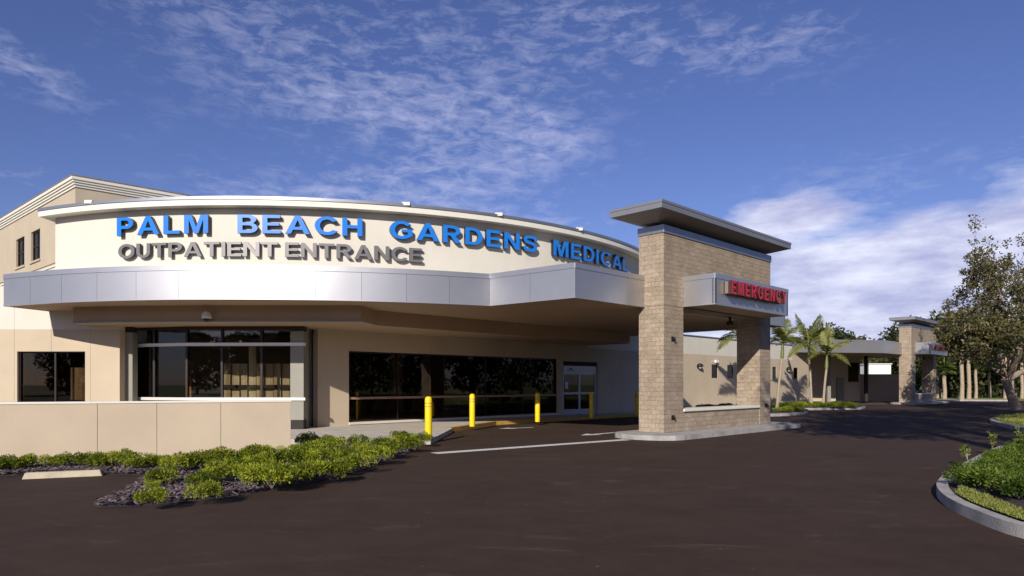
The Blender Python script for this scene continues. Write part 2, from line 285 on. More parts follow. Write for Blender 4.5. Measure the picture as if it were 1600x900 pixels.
class MB:
    def __init__(s, M=None): s.v = []; s.f = []; s.mi = []; s.M = M; s.smooth = []; s.tone = []
    def add(s, vs, fs, mi=0, smooth=False, tone=0.0):
        b = len(s.v)
        for v in vs:
            v = Vector(v); s.v.append(tuple(s.M @ v) if s.M else tuple(v))
        for f in fs: s.f.append([b + i for i in f]); s.mi.append(mi); s.smooth.append(smooth); s.tone.append(tone)
    def box(s, x0, x1, y0, y1, z0, z1, mi=0):
        s.add([(x0, y0, z0), (x1, y0, z0), (x1, y1, z0), (x0, y1, z0), (x0, y0, z1), (x1, y0, z1), (x1, y1, z1), (x0, y1, z1)],
              [(0, 3, 2, 1), (4, 5, 6, 7), (0, 1, 5, 4), (1, 2, 6, 5), (2, 3, 7, 6), (3, 0, 4, 7)], mi)
    def prism(s, poly, z0, z1, mi=0, mi_bottom=None, mi_top=None, smooth=False):
        n = len(poly); a = sum(poly[i][0] * poly[(i + 1) % n][1] - poly[(i + 1) % n][0] * poly[i][1] for i in range(n))
        if a < 0: poly = poly[::-1]
        s.add([(p[0], p[1], z0) for p in poly], [tuple(range(n))[::-1]], mi if mi_bottom is None else mi_bottom)
        s.add([(p[0], p[1], z1) for p in poly], [tuple(range(n))], mi if mi_top is None else mi_top)
        s.add([(p[0], p[1], z0) for p in poly] + [(p[0], p[1], z1) for p in poly], [(i, (i + 1) % n, n + (i + 1) % n, n + i) for i in range(n)], mi, smooth)
    def wall_strip(s, path, off0, off1, z0, z1, mi=0, smooth=True):
        """a band that follows a plan path (outside on the path's right-hand side), from offset off0 (outer) to off1 (inner)"""
        nrm = path_normals(path)
        o = [(p[0] + n[0] * off0, p[1] + n[1] * off0) for p, n in zip(path, nrm)]
        i_ = [(p[0] + n[0] * off1, p[1] + n[1] * off1) for p, n in zip(path, nrm)]
        k = len(path)
        s.add([(*p, z0) for p in o] + [(*p, z1) for p in o], [(i, i + 1, k + i + 1, k + i) for i in range(k - 1)], mi, smooth)
        s.add([(*p, z0) for p in i_] + [(*p, z1) for p in i_], [(i + 1, i, k + i, k + i + 1) for i in range(k - 1)], mi, smooth)
        s.add([(*p, z1) for p in o] + [(*p, z1) for p in i_], [(i, i + 1, k + i + 1, k + i) for i in range(k - 1)], mi)
        s.add([(*p, z0) for p in o] + [(*p, z0) for p in i_], [(i + 1, i, k + i, k + i + 1) for i in range(k - 1)], mi)
        for j in (0, k - 1):
            q = [(*o[j], z0), (*i_[j], z0), (*i_[j], z1), (*o[j], z1)]
            s.add(q, [(0, 1, 2, 3) if j else (3, 2, 1, 0)], mi)
    def tube(s, pts, rad, seg=10, mi=0, cap=True, tone=0.0):
        pts = [Vector(p) for p in pts]; rings = []
        if isinstance(rad, (int, float)): rad = [rad] * len(pts)
        up = None
        for i, p in enumerate(pts):
            d = (pts[min(i + 1, len(pts) - 1)] - pts[max(i - 1, 0)])
            if d.length < 1e-9: d = Vector((0, 0, 1))
            d.normalize()
            if up is None: up = d.orthogonal().normalized()
            up = (up - d * up.dot(d)); up = up.normalized() if up.length > 1e-6 else d.orthogonal().normalized()
            w = d.cross(up)
            rings.append([p + (up * math.cos(2 * math.pi * k / seg) + w * math.sin(2 * math.pi * k / seg)) * rad[i] for k in range(seg)])
        vs = [v for r in rings for v in r]; fs = []
        for i in range(len(pts) - 1):
            for k in range(seg):
                a, b = i * seg + k, i * seg + (k + 1) % seg
                fs.append((a, b, b + seg, a + seg))
        s.add(vs, fs, mi, True, tone)
        if cap:
            s.add(rings[0], [tuple(range(seg))[::-1]], mi); s.add(rings[-1], [tuple(range(seg))], mi)
    def lathe(s, prof, c=(0, 0, 0), seg=20, mi=0):
        vs = [(c[0] + r * math.cos(2 * math.pi * k / seg), c[1] + r * math.sin(2 * math.pi * k / seg), c[2] + z) for r, z in prof for k in range(seg)]
        fs = [(i * seg + k, i * seg + (k + 1) % seg, (i + 1) * seg + (k + 1) % seg, (i + 1) * seg + k) for i in range(len(prof) - 1) for k in range(seg)]
        s.add(vs, fs, mi, True)
    def quad_leaf(s, c, d, n, l, w, mi=0, tone=0.0):
        """one folded leaf: a pointed diamond along d, of length l and width w"""
        c, d, n = Vector(c), Vector(d), Vector(n); sdw = d.cross(n)
        if sdw.length < 1e-6: sdw = d.orthogonal()
        sdw.normalize()
        s.add([c, c + d * l * .45 + sdw * w * .5, c + d * l, c + d * l * .45 - sdw * w * .5], [(0, 1, 2, 3)], mi, False, tone)
    def mesh(s, name, mats):
        me = bpy.data.meshes.new(name); me.from_pydata(s.v, [], s.f)
        for m in (mats if isinstance(mats, (list, tuple)) else [mats]): me.materials.append(m)
        me.polygons.foreach_set('material_index', s.mi); me.polygons.foreach_set('use_smooth', s.smooth)
        if any(t != 0 for t in s.tone):
            at = me.attributes.new('tone', 'FLOAT', 'FACE'); at.data.foreach_set('value', s.tone)
        me.update(); return me
    def build(s, name, mats, parent=None, local=False, **kw):
        me = s.mesh(name, mats); o = bpy.data.objects.new(name, me); COL.objects.link(o)
        if parent is not None:
            o.parent = parent
            if not local: o.matrix_parent_inverse = root_matrix(parent).inverted()
        return tag(o, **kw) if kw else o

def path_normals(path):
    out = []
    for i in range(len(path)):
        ds = []
        if i > 0: ds.append(Vector((path[i][0] - path[i - 1][0], path[i][1] - path[i - 1][1])).normalized())
        if i < len(path) - 1: ds.append(Vector((path[i + 1][0] - path[i][0], path[i + 1][1] - path[i][1])).normalized())
        ns = [Vector((d.y, -d.x)) for d in ds]
        n = sum(ns, Vector((0, 0))); n.normalize(); n = n / max(.35, n.dot(ns[0])); out.append((n.x, n.y))
    return out

def copy_tree(o, parent=None, matrix=None):
    c = o.copy(); COL.objects.link(c)
    if parent: c.parent = parent
    for ch in list(o.children): copy_tree(ch, c)
    return c

def arc(cx, cy, r, a0, a1, n):
    return [(cx + r * math.sin(a0 + (a1 - a0) * i / (n - 1)), cy - r * math.cos(a0 + (a1 - a0) * i / (n - 1))) for i in range(n)]

def resample(path, step):
    out = [Vector(path[0])]
    for a, b in zip(path, path[1:]):
        a, b = Vector(a), Vector(b); n = max(1, int(math.ceil((b - a).length / step)))
        for k in range(1, n + 1): out.append(a.lerp(b, k / n))
    return out

def fascia(runs, z0, z1, plen, parent, name='fascia', mats=None, M=None, lip=.16):
    """aluminium panels along each run: a gap between panels, a coping lip proud above and a drip edge below"""
    for run in runs:
        P = resample(run, .15); L = [0]
        for a, b in zip(P, P[1:]): L.append(L[-1] + (b - a).length)
        tot = L[-1]; n = max(1, round(tot / plen)); mb = MB(M)
        for k in range(n):
            s0, s1 = tot * k / n + .004, tot * (k + 1) / n - .004
            pts = []
            def at(s):
                for i in range(len(L) - 1):
                    if L[i + 1] >= s: return P[i].lerp(P[i + 1], (s - L[i]) / max(1e-9, L[i + 1] - L[i]))
                return P[-1]
            m = max(2, int((s1 - s0) / .2)); pts = [tuple(at(s0 + (s1 - s0) * j / m)) for j in range(m + 1)]
            mb.wall_strip(pts, 0, -.05, z0 + .03, z1 - lip)
        rp = [tuple(p) for p in P]
        mb.wall_strip(rp, -.05 + .03, -.10, z0 + .03, z1 - .02, 1)
        mb.wall_strip(rp, .018, -.09, z1 - lip, z1, 0)
        mb.wall_strip(rp, .012, -.09, z0, z0 + .035, 0)
        mb.build(name, mats or [M_alu, M_bronze], parent)

def panel_wall(mb, s0, s1, z0, z1, opens=(), js=(), jz=(), t=.06, depth=.25, gap=.008, y=0.0, mi=0, mi_back=None):
    """a rendered wall in a local frame (x along it, outside towards -y): grooves at js and jz, openings (s0,s1,z0,z1) right through"""
    def cells(xc, zc, y0, y1, skip_j, m):
        for a, b in zip(xc, xc[1:]):
            for c, d in zip(zc, zc[1:]):
                mx, mz = (a + b) / 2, (c + d) / 2
                if any(o[0] < mx < o[1] and o[2] < mz < o[3] for o in opens): continue
                if skip_j and (any(abs(mx - j) < gap / 2 for j in js) or any(abs(mz - j) < gap / 2 for j in jz)): continue
                mb.box(a, b, y0, y1, c, d, m)
    xs = {s0, s1}; zs = {z0, z1}
    for o in opens: xs |= {max(s0, o[0]), min(s1, o[1])}; zs |= {max(z0, o[2]), min(z1, o[3])}
    x2, z2 = set(xs), set(zs)
    for j in js:
        if s0 < j < s1: xs |= {j - gap / 2, j + gap / 2}
    for j in jz:
        if z0 < j < z1: zs |= {j - gap / 2, j + gap / 2}
    cells(sorted(xs), sorted(zs), y, y + t, True, mi)
    cells(sorted(x2), sorted(z2), y + t, y + depth, False, mi if mi_back is None else mi_back)

ANG = R(44.67)
U = Vector((math.cos(ANG), math.sin(ANG))); V = Vector((-math.sin(ANG), math.cos(ANG)))
GZ = -0.15                                 # asphalt lies a kerb below the pavement

# ------------------------------------------------------------------ ground
def ground_sheet(name, poly, z, m, kind='structure', label=None):
    mb = MB(); mb.add([(p[0], p[1], z) for p in poly], [tuple(range(len(poly)))]); o = mb.build(name, m); o['kind'] = kind
    if label: o['label'] = label
    if o.data.polygons[0].normal.z < 0: o.data.flip_normals()
    return o
ground_sheet('ground', [(-900, -900), (900, -900), (900, 1500), (-900, 1500)], -.19, M_turf)
ground_sheet('asphalt_drive', [(-60, -60), (70, -60), (70, 40), (58, 66), (62, 80), (-60, 80)], GZ, M_asphalt)

def solid(name, poly, z0, z1, m, kind='structure', mi_top=None, mats=None):
    mb = MB(); mb.prism([tuple(p[:2]) for p in poly], z0, z1, 0, mi_top=mi_top); o = mb.build(name, mats or m); o['kind'] = kind; return o

def bevel(o, w=.02, seg=2):
    b = o.modifiers.new('bevel', 'BEVEL'); b.width = w; b.segments = seg; b.limit_method = 'ANGLE'; return o

# pavement along the entrance, its yellow painted kerb, the apron by the planting bed
Wo = Vector((-6.3, 26.3))                  # wall line of the waiting room
def Wp(s, off=0.0): p = Wo + U * s - V * off; return (p.x, p.y)
kerb_a, kerb_b = (-2.25, 25.0), Wp(19.5, 1.75)
side = [(-14.5, 19.9), (-2.35, 19.75), (-2.15, 24.6), kerb_a, Wp(6.0, 1.9), kerb_b, Wp(46, 1.6), Wp(46, -1), Wp(-1, -1), (-14.5, 26.5)]
bevel(solid('pavement', side, GZ - .03, 0.0, M_concrete), .02)
mb = MB(); mb.wall_strip([(-3.9, 24.55), (-2.6, 24.75), kerb_a, Wp(6.0, 1.9), kerb_b, Wp(24, 1.7)], .03, -.16, GZ - .02, .006, 0, False); o = mb.build('painted_kerb', M_yellowkerb); o['kind'] = 'structure'
# road markings
def ribbon(name, a, b, w, m=M_line):
    a, b = Vector(a[:2]), Vector(b[:2]); d = (b - a).normalized(); n = Vector((-d.y, d.x)) * w / 2
    return ground_sheet(name, [a - n, b - n, b + n, a + n], GZ + .004, m)
ribbon('stop_line', G(678, 708.5, GZ), G(980, 687, GZ), .38)
def arrow_mark(c, ang, L=3.0):
    M_ = Matrix.Translation((c[0], c[1], GZ + .004)) @ Matrix.Rotation(ang, 4, 'Z')
    pl = [(-.5 * L, -.10), (.1 * L, -.10), (.1 * L, -.36), (.5 * L, 0), (.1 * L, .36), (.1 * L, .10), (-.5 * L, .10)]
    mb = MB(M_); mb.add([(x, y, 0) for x, y in pl], [tuple(range(7))]); o = mb.build('lane_arrow', M_line); o['kind'] = 'structure'
a1, a2 = G(907, 680.5, GZ), G(960, 676, GZ)
arrow_mark(((a1 + a2) / 2), math.atan2(a1.y - a2.y, a1.x - a2.x), (a1 - a2).length * 1.0)
a1, a2 = G(779, 670, GZ), G(833, 668, GZ)
arrow_mark(((a1 + a2) / 2), math.atan2(a1.y - a2.y, a1.x - a2.x), (a1 - a2).length * 1.0)
a1, a2 = G(1345, 631.6, GZ), G(1385, 631, GZ)
ribbon('faded_line', a1, a2, .3)

# ------------------------------------------------------------------ the entrance portico in block
def make_portico(origin, label, kwsign):
    root = thing('entrance_portico', (*origin, 0), label, 'portico', 'block porticos with floating metal wing roofs', ANG)
    def P(name, mb, m, parent=root): return mb.build(name, m, parent, local=True)
    for s0, s1 in ((0, 1.21), (6.85, 7.81)):
        mb = MB(); mb.box(s0, s1, 0, .97, 0, 4.16); o = P('pier', mb, M_block); bevel(o, .012, 1)
    mb = MB(); mb.box(0, 7.81, 0, .97, 4.163, 6.53); o = P('upper_wall', mb, M_block); bevel(o, .012, 1)
    mb = MB(); mb.box(1.213, 6.847, .02, .62, 0, .66); P('low_wall', mb, M_block)
    mb = MB(); mb.box(1.213, 6.82, -.04, .66, .663, .76); bevel(P('low_wall_cap', mb, M_white_trim), .015)
    mb = MB(); mb.box(-.03, 7.84, -.03, 1.0, 6.533, 6.80); bevel(P('metal_cap', mb, M_alu_grey), .01)
    # floating wing roof: flat slab with a tapered underside
    mb = MB()
    x0, x1, y0, y1 = -.9, 8.55, -.52, 1.49
    mb.box(x0, x1, y0, y1, 7.10, 7.34)
    mb.box(x0 - .015, x1 + .015, y0 - .015, y1 + .015, 7.27, 7.352)
    P('wing_roof', mb, M_alu_dull)
    mb = MB()
    mb.add([(x0 + .04, y0 + .04, 7.098), (x1 - .04, y0 + .04, 7.098), (x1 - .04, y1 - .04, 7.098), (x0 + .04, y1 - .04, 7.098),
            (-.05, .16, 6.90), (7.86, .16, 6.90), (7.86, .81, 6.90), (-.05, .81, 6.90)],
           [(0, 1, 5, 4), (1, 2, 6, 5), (2, 3, 7, 6), (3, 0, 4, 7), (4, 5, 6, 7)])
    P('wing_underside', mb, M_wing_under)
    mb = MB(); mb.box(.3, 7.5, .3, .67, 6.80, 6.905); P('wing_support', mb, M_bronze)
    # cantilevered canopy that carries the sign
    mb = MB(); mb.box(1.25, 6.75, -1.12, .0, 4.25, 5.15); mb.box(1.25, 6.75, -1.08, -.002, 4.22, 4.249, 1); P('sign_canopy', mb, [M_dark, M_soffit])
    run = [[(1.21, -.003), (1.21, -1.16)], [(1.21, -1.16), (6.79, -1.16)], [(6.79, -1.16), (6.79, -.003)]]
    before = set(bpy.data.objects)
    for r_ in run:
        fascia([r_], 4.2, 5.22, 1.0 if abs(r_[0][0] - r_[1][0]) < .1 else 1.4, root, 'canopy_fascia')
    for o in set(bpy.data.objects) - before: o.matrix_parent_inverse = Matrix()
    # two little spouts and stains near the foot
    for sx, zz in ((.55, .5), (.55, 3.1), (7.4, .75)):
        mb = MB(); mb.tube([(sx, .03, zz), (sx, -.07, zz), (sx, -.10, zz - .05)], .035, 8); mb.box(sx - .09, sx + .09, -.012, .0, zz - .09, zz + .07)
        P('hose_bib', mb, M_bronze)
    # flood lamp under the canopy
    mb = MB(); mb.tube([(5.1, .35, 4.16), (5.1, .35, 4.0)], .05, 10); mb.lathe([(.0, -.12), (.12, -.10), (.15, 0), (.06, .05), (0, .05)], (5.1, .35, 3.95), 14)
    P('canopy_lamp', mb, M_bronze)
    return root

def _arc(cx, cy, rx, ry, a0, a1, n=14): return [(cx + rx * math.cos(R(a0 + (a1 - a0) * i / n)), cy + ry * math.sin(R(a0 + (a1 - a0) * i / n))) for i in range(n + 1)]
def _s_outline():
    ctl = [(.745, .70), (.66, .865), (.42, .915), (.18, .86), (.115, .72), (.22, .60), (.42, .53), (.62, .455), (.70, .31), (.62, .155), (.40, .085), (.16, .135), (.065, .31)]
    P = []
    for i in range(len(ctl) - 1):
        p0, p1, p2, p3 = [Vector(ctl[max(0, min(len(ctl) - 1, i + k))]) for k in (-1, 0, 1, 2)]
        for t in (0, .25, .5, .75): P.append(.5 * ((2 * p1) + (p2 - p0) * t + (2 * p0 - 5 * p1 + 4 * p2 - p3) * t * t + (3 * p1 - p0 - 3 * p2 + p3) * t ** 3))
    P.append(Vector(ctl[-1])); nn = path_normals([tuple(p) for p in P])
    return [(p.x + n[0] * .095, p.y + n[1] * .095) for p, n in zip(P, nn)] + [(p.x - n[0] * .095, p.y - n[1] * .095) for p, n in list(zip(P, nn))[::-1]]
GLYPH = {  # bold sans capitals: an outline, then its holes, in a box one unit high
    'E': [[(0, 0), (.72, 0), (.72, .17), (.2, .17), (.2, .42), (.66, .42), (.66, .58), (.2, .58), (.2, .83), (.70, .83), (.70, 1), (0, 1)]],
    'L': [[(0, 0), (.68, 0), (.68, .17), (.2, .17), (.2, 1), (0, 1)]], 'I': [[(0, 0), (.2, 0), (.2, 1), (0, 1)]],
    'T': [[(.31, 0), (.51, 0), (.51, .83), (.82, .83), (.82, 1), (0, 1), (0, .83), (.31, .83)]],
    'N': [[(0, 0), (.19, 0), (.19, .66), (.61, 0), (.81, 0), (.81, 1), (.62, 1), (.62, .34), (.2, 1), (0, 1)]],
    'M': [[(0, 0), (.19, 0), (.19, .76), (.39, 0), (.57, 0), (.77, .76), (.77, 0), (.96, 0), (.96, 1), (.66, 1), (.48, .32), (.30, 1), (0, 1)]],
    'A': [[(0, 0), (.215, 0), (.295, .22), (.665, .22), (.745, 0), (.96, 0), (.585, 1), (.375, 1)], [(.355, .38), (.605, .38), (.48, .76)]],
    'H': [[(0, 0), (.2, 0), (.2, .42), (.6, .42), (.6, 0), (.8, 0), (.8, 1), (.6, 1), (.6, .6), (.2, .6), (.2, 1), (0, 1)]],
    'P': [[(0, 0), (.2, 0), (.2, .37)] + _arc(.42, .685, .33, .315, -90, 90) + [(0, 1)], [(.2, .54)] + _arc(.40, .687, .15, .147, -90, 90) + [(.2, .834)]],
    'R': [[(0, 0), (.2, 0), (.2, .41), (.32, .41), (.58, 0), (.83, 0), (.565, .425)] + _arc(.46, .71, .33, .29, -62, 90) + [(0, 1)], [(.2, .57)] + _arc(.42, .703, .16, .133, -90, 90) + [(.2, .836)]],
    'B': [[(0, 0)] + _arc(.46, .285, .34, .285, -90, 62) + _arc(.42, .745, .32, .255, -42, 90) + [(0, 1)], [(.2, .165)] + _arc(.44, .292, .155, .127, -90, 90) + [(.2, .419)], [(.2, .585)] + _arc(.40, .71, .14, .125, -90, 90) + [(.2, .835)]],
    'D': [[(0, 0)] + _arc(.37, .5, .46, .5, -90, 90, 20) + [(0, 1)], [(.2, .17)] + _arc(.35, .5, .27, .33, -90, 90, 16) + [(.2, .83)]],
    'O': [_arc(.5, .5, .5, .515, 0, 351, 39), _arc(.5, .5, .29, .335, 0, 351, 39)],
    'C': [_arc(.5, .5, .49, .515, 33, 327, 30) + _arc(.5, .5, .28, .34, 318, 42, 26)],
    'G': [_arc(.5, .5, .50, .515, 36, 308, 30) + [(.95, .20), (.95, .545), (.52, .545), (.52, .385), (.755, .385), (.755, .265)] + _arc(.5, .5, .285, .34, 300, 44, 24)],
    'S': [_s_outline()],
    'U': [[(0, 1)] + _arc(.4, .39, .4, .405, 180, 360, 20) + [(.8, 1), (.6, 1)] + _arc(.4, .39, .2, .225, 360, 180, 16) + [(.2, 1)]],
    'Y': [[(.36, 0), (.56, 0), (.56, .42), (.92, 1), (.68, 1), (.46, .61), (.24, 1), (0, 1), (.36, .42)]],
}
def letter_mesh(ch, h, depth, wscale, bold, mats):
    """a raised channel letter: front face and a darker return, standing in x-z, front towards -y"""
    cu = bpy.data.curves.new('t', 'CURVE'); cu.dimensions = '2D'; cu.fill_mode = 'BOTH'; cu.extrude = .5
    for loop in GLYPH[ch]:
        sp = cu.splines.new('POLY'); sp.points.add(len(loop) - 1); sp.use_cyclic_u = True
        for p, (x, y) in zip(sp.points, loop): p.co = (x, y, 0, 1)
    ob = bpy.data.objects.new('t', cu); COL.objects.link(ob)
    me = bpy.data.meshes.new_from_object(ob.evaluated_get(bpy.context.evaluated_depsgraph_get()))
    bpy.data.objects.remove(ob); bpy.data.curves.remove(cu)
    xs = [v.co.x for v in me.vertices]; x0, x1 = min(xs), max(xs)
    for v in me.vertices:
        c = v.co.copy(); v.co = ((c.x - x0) * h * wscale, -(c.z + .5) * depth, c.y * h)
    me.materials.clear()
    for m in mats: me.materials.append(m)
    me.update()
    for p in me.polygons:
        p.material_index = 0 if (abs(p.normal.y) > .9 and p.center.y < -depth * .9) else 1; p.use_smooth = False
    return me, (x1 - x0) * h * wscale

_gl = {}
def glyph(ch, h, depth, ws, bold, mats, key):
    if (ch, key) not in _gl: _gl[(ch, key)] = letter_mesh(ch, h, depth, ws, bold, mats)
    return _gl[(ch, key)]

def place_letter(root, me, M_):
    o = bpy.data.objects.new('letter', me); COL.objects.link(o); o.parent = root
    o.matrix_parent_inverse = root_matrix(root).inverted(); o.matrix_basis = M_
    return o

C1 = Vector((4.93, 22.2)); C2 = Vector((34.4, 58.8))
portico = make_portico(C1, 'large block portico beside the drive with floating metal wing roof and low wall', 0)
portico2 = copy_tree(portico); portico2.location = (C2.x, C2.y, 0)
portico2['label'] = 'small distant block portico with wing roof, far down the drive near the woods'

def emergency_sign(C, label):
    root = thing('emergency_sign', (*(C + U * 1.85 - V * 1.16), 4.60), label, 'sign', 'red emergency signs', ANG)
    mb = MB(); mb.box(-.03, 4.22, -.14, -.03, .0, .40); mb.build('raceway', M_raceway, root, local=True)
    word = 'EMERGENCY'; ms = [glyph(c, .45, .13, .88, .035, [M_red, M_redback], 'em') for c in word]
    tot = sum(m[1] for m in ms); gap = (4.20 - tot) / (len(word) - 1); x = 0
    for me, w in ms:
        o = bpy.data.objects.new('letter', me); COL.objects.link(o); o.parent = root; o.location = (x, -.142, -.02); x += w + gap
    return root
emergency_sign(C1, 'red raised capitals reading EMERGENCY on the near portico canopy')
emergency_sign(C2, 'small red EMERGENCY lettering on the distant portico canopy')

# kerbed islands under the porticos
def round_island(C, name='portico_island'):
    pl = []
    def q(s, n): p = C + U * s + V * n; return (p.x, p.y)
    for k in range(9): a = math.pi * (.5 + k / 8); pl.append(q(-.35 + math.cos(a) * .95, .28 + math.sin(a) * 1.25))
    for k in range(9): a = math.pi * (-.5 + k / 8); pl.append(q(8.35 + math.cos(a) * .85, .28 + math.sin(a) * 1.25))
    o = solid(name, pl, GZ - .03, 0, M_kerb); bevel(o, .03, 3)
round_island(C1); round_island(C2)

# ------------------------------------------------------------------ hospital main building
hosp = thing('hospital_building', (-3, 30, 0), 'single-storey cream and beige hospital with curved sign wall and aluminium canopy band', 'building')
# curved sign wall and its cornice
CC = Vector((-9.19, 39.27)); RW, RC = 16.84, 17.22
aL = math.asin((-15.95 - CC.x) / RW)
wall_arc = arc(CC.x, CC.y, RW, aL, R(86), 70)
mb = MB(); mb.prism(wall_arc + [(7.3, 42), (-15.95, 42)], 4.6, 7.38, smooth=False)
for i, p in enumerate(mb.f):
    pass
o = mb.build('curved_sign_wall', M_cream, hosp)
corn = arc(CC.x, CC.y, RC, math.asin((-16.35 - CC.x) / RC), R(87), 70)
corn_full = [(-16.6, 27.5)] + corn
mb = MB(); mb.prism(corn + [(7.6, 42), (-16.3, 42)], 7.385, 7.52); mb.build('roof_slab', M_white_trim, hosp)
mb = MB(); mb.wall_strip(corn, .03, -.10, 7.375, 7.56, 0); mb.build('cornice', M_white_trim, hosp)
mb = MB(); mb.wall_strip(corn, .06, -.3, 7.563, 7.66, 0); mb.build('roof_drip_edge', M_alu_grey, hosp)
mb = MB(); mb.prism(arc(CC.x, CC.y, RW - .5, aL, R(86), 40) + [(7.0, 41.6), (-15.6, 41.6)], 7.52, 7.62); mb.build('flat_roof', M_roofgrey, hosp)
for px in (143, 640, 787, 903):          # little clips on the roof edge
    k = (px - 800) / F_PX
    best = min(corn, key=lambda p: abs(p[0] / p[1] - k) if p[1] < 34 else 9)
    mb = MB(); mb.box(best[0] - .13, best[0] + .13, best[1] - .09, best[1] + .12, 7.60, 7.71); mb.build('roof_clip', M_white_trim, hosp)

# aluminium canopy band
K = Vector((1.86, 20.2)); R1 = K + U * 14.5; R2 = R1 + V * 10.0
J = (-.73, 22.32)
Cc = Vector((-8.6, 39.5)); Rc = 18.9
canopy_arc = arc(Cc.x, Cc.y, Rc, math.asin((-16.7 - Cc.x) / Rc), math.asin((J[0] - Cc.x) / Rc), 48)
zb, zt = 4.15, 5.2
poly = [(p[0], p[1] + .04) for p in canopy_arc] + [(K.x, K.y + .05), (R1.x - .04, R1.y), (R2.x, R2.y), (2, 34), (-9, 27), (-16.3, 24.35)]
mb = MB(); mb.prism(poly, zb + .02, zt - .08, 0, mi_bottom=0, mi_top=1); mb.build('canopy_soffit', [M_soffit, M_roofgrey], hosp)
fascia([[(-16.3, 24.08), canopy_arc[0]], canopy_arc, [canopy_arc[-1], tuple(K)], [tuple(K), tuple(R1)], [tuple(R1), tuple(R2)]], zb, zt, 1.38, hosp, 'canopy_fascia')
# lower dropped soffit that follows the walls
drop = [(-14.95, 24.09), (-14.75, 22.95), (-13, 22.62), (-11, 22.42), (-9, 22.36), (-4.95, 22.36), (-4.72, 23.9), (5.95, 34.55), (3.45, 36.9), (-7.3, 26.2), (-9.2, 27.0), (-14.6, 26.2)]
mb = MB(); mb.prism(drop, 3.65, zb + .018); mb.build('dropped_soffit', M_soffit, hosp)
mb = MB(); mb.wall_strip([(-14.75, 22.95), (-13, 22.62), (-11, 22.42), (-9, 22.36), (-4.95, 22.36)], .03, -.01, 3.64, 3.72, 0); mb.build('soffit_edge_trim', M_column, hosp)

# frontal wall with the square window on the left
Ff = frame(-30, 24.1, 0)
def fx(X): return X + 30
wopen = (fx(-17.47), fx(-15.07), .92, 2.75)
js = [fx(G(p, 700).x / G(p, 700).y * 24.1) for p in (22, 80, 141)]
mb = MB(Ff); panel_wall(mb, 0, fx(-13.85), -.1, 3.52, [wopen], js, (), depth=.35); mb.build('wall', M_beige, hosp)
mb = MB(Ff); panel_wall(mb, 0, fx(-13.85), 3.523, 5.05, [], js, (), depth=.35); mb.build('upper_wall', M_cream, hosp)
mb = MB(Ff); f_ = .05
x0, x1, z0, z1 = wopen
mb.box(x0 + .001, x0 + f_, .1, .2, z0, z1); mb.box(x1 - f_, x1 - .001, .1, .2, z0, z1); mb.box(x0 + f_, x1 - f_, .1, .2, z1 - f_, z1 - .001); mb.box(x0 + f_, x1 - f_, .1, .2, z0 + .001, z0 + f_)
xm = x0 + (x1 - x0) * .53; mb.box(xm - .03, xm + .03, .11, .19, z0 + f_, z1 - f_)
w = mb.build('window', M_bronze, hosp)
mb = MB(Ff); mb.box(x0 + f_, x1 - f_, .145, .155, z0 + f_, z1 - f_); mb.build('pane', M_glass_dark, w)
mb = MB(Ff); mb.box(xm + .1, x1 - .12, .8, .84, z0 + .1, z1 - .55); mb.build('window_blind', M_blind, w)
mb = MB(Ff); mb.box(x0 - 1, x1 + .9, 2.4, 2.5, 0, 3.3); mb.box(x0 - 1, x1 + .9, .36, 2.4, -.02, .02); mb.box(x0 - 1, x1 + .9, .36, 2.4, 3.1, 3.14); mb.box(x0 - 1.1, x0 - 1, .36, 2.4, 0, 3.1); mb.box(x1 + .9, x1 + 1.0, .36, 2.4, 0, 3.1); mb.build('office_interior', M_inwall, hosp)
# side parapet running back on the left of the curved wall
d2 = Vector((-.757, .658)); Fs = frame(-15.85 + d2.x * 16, 24.5 + d2.y * 16, math.atan2(-d2.y, -d2.x))
mb = MB(Fs); mb.box(0, 15.8, 0, .3, 4.6, 6.0); mb.build('side_parapet', M_cream, hosp)
mb = MB(Fs); mb.box(-.02, 15.8, -.04, .34, 6.0, 6.06); mb.build('parapet_cap', M_white_trim, hosp)

# glazed bay
bay = [(-14.7, 25.6), (-13.2, 24.8), (-11.5, 24.3), (-7.37, 24.2)]
zb0, zb1 = .33, 3.64
def along(path, fr=0.0): return resample(path, .5)
mb = MB(); mb.wall_strip(bay, .02, -.16, 0.0, zb0, 0, False); mb.build('bay_plinth', M_dark, hosp)
def pt_at_px(path, px):
    k = (px - 800) / F_PX
    for a, b in zip(path, path[1:]):
        ka, kb = a[0] / a[1], b[0] / b[1]
        if min(ka, kb) - 1e-6 <= k <= max(ka, kb) + 1e-6:
            t = (k * a[1] - a[0]) / ((b[0] - a[0]) - k * (b[1] - a[1])); return (a[0] + (b[0] - a[0]) * t, a[1] + (b[1] - a[1]) * t)
    return path[0] if k < path[0][0] / path[0][1] else path[-1]
bayw = MB(); bayw.wall_strip(bay, .03, -.09, zb1 - .10, zb1, 0, False); bayw.wall_strip(bay, .0, -.09, zb0, zb0 + .06, 0, False)
for px in (241, 292, 347, 409):
    q = pt_at_px(bay, px); bayw.box(q[0] - .035, q[0] + .035, q[1] - .04, q[1] + .08, zb0, zb1)
bf = bayw.build('window_wall', M_bronze, hosp, )
mb = MB(); mb.wall_strip(bay, -.03, -.04, zb0 + .02, zb1 - .02, 0, False); mb.build('pane', M_glass, bf)
mb = MB(); mb.wall_strip([bay[0], bay[1], bay[2], (-7.30, 24.2)], .12, .0, 2.95, 3.06, 0, False); mb.build('window_bar', M_pink_bar, bf)
mb = MB(); mb.wall_strip([bay[0], bay[1], bay[2], (-7.30, 24.2)], .12, .0, 1.02, 1.12, 0, False); mb.build('window_bar', M_pink_bar, bf)
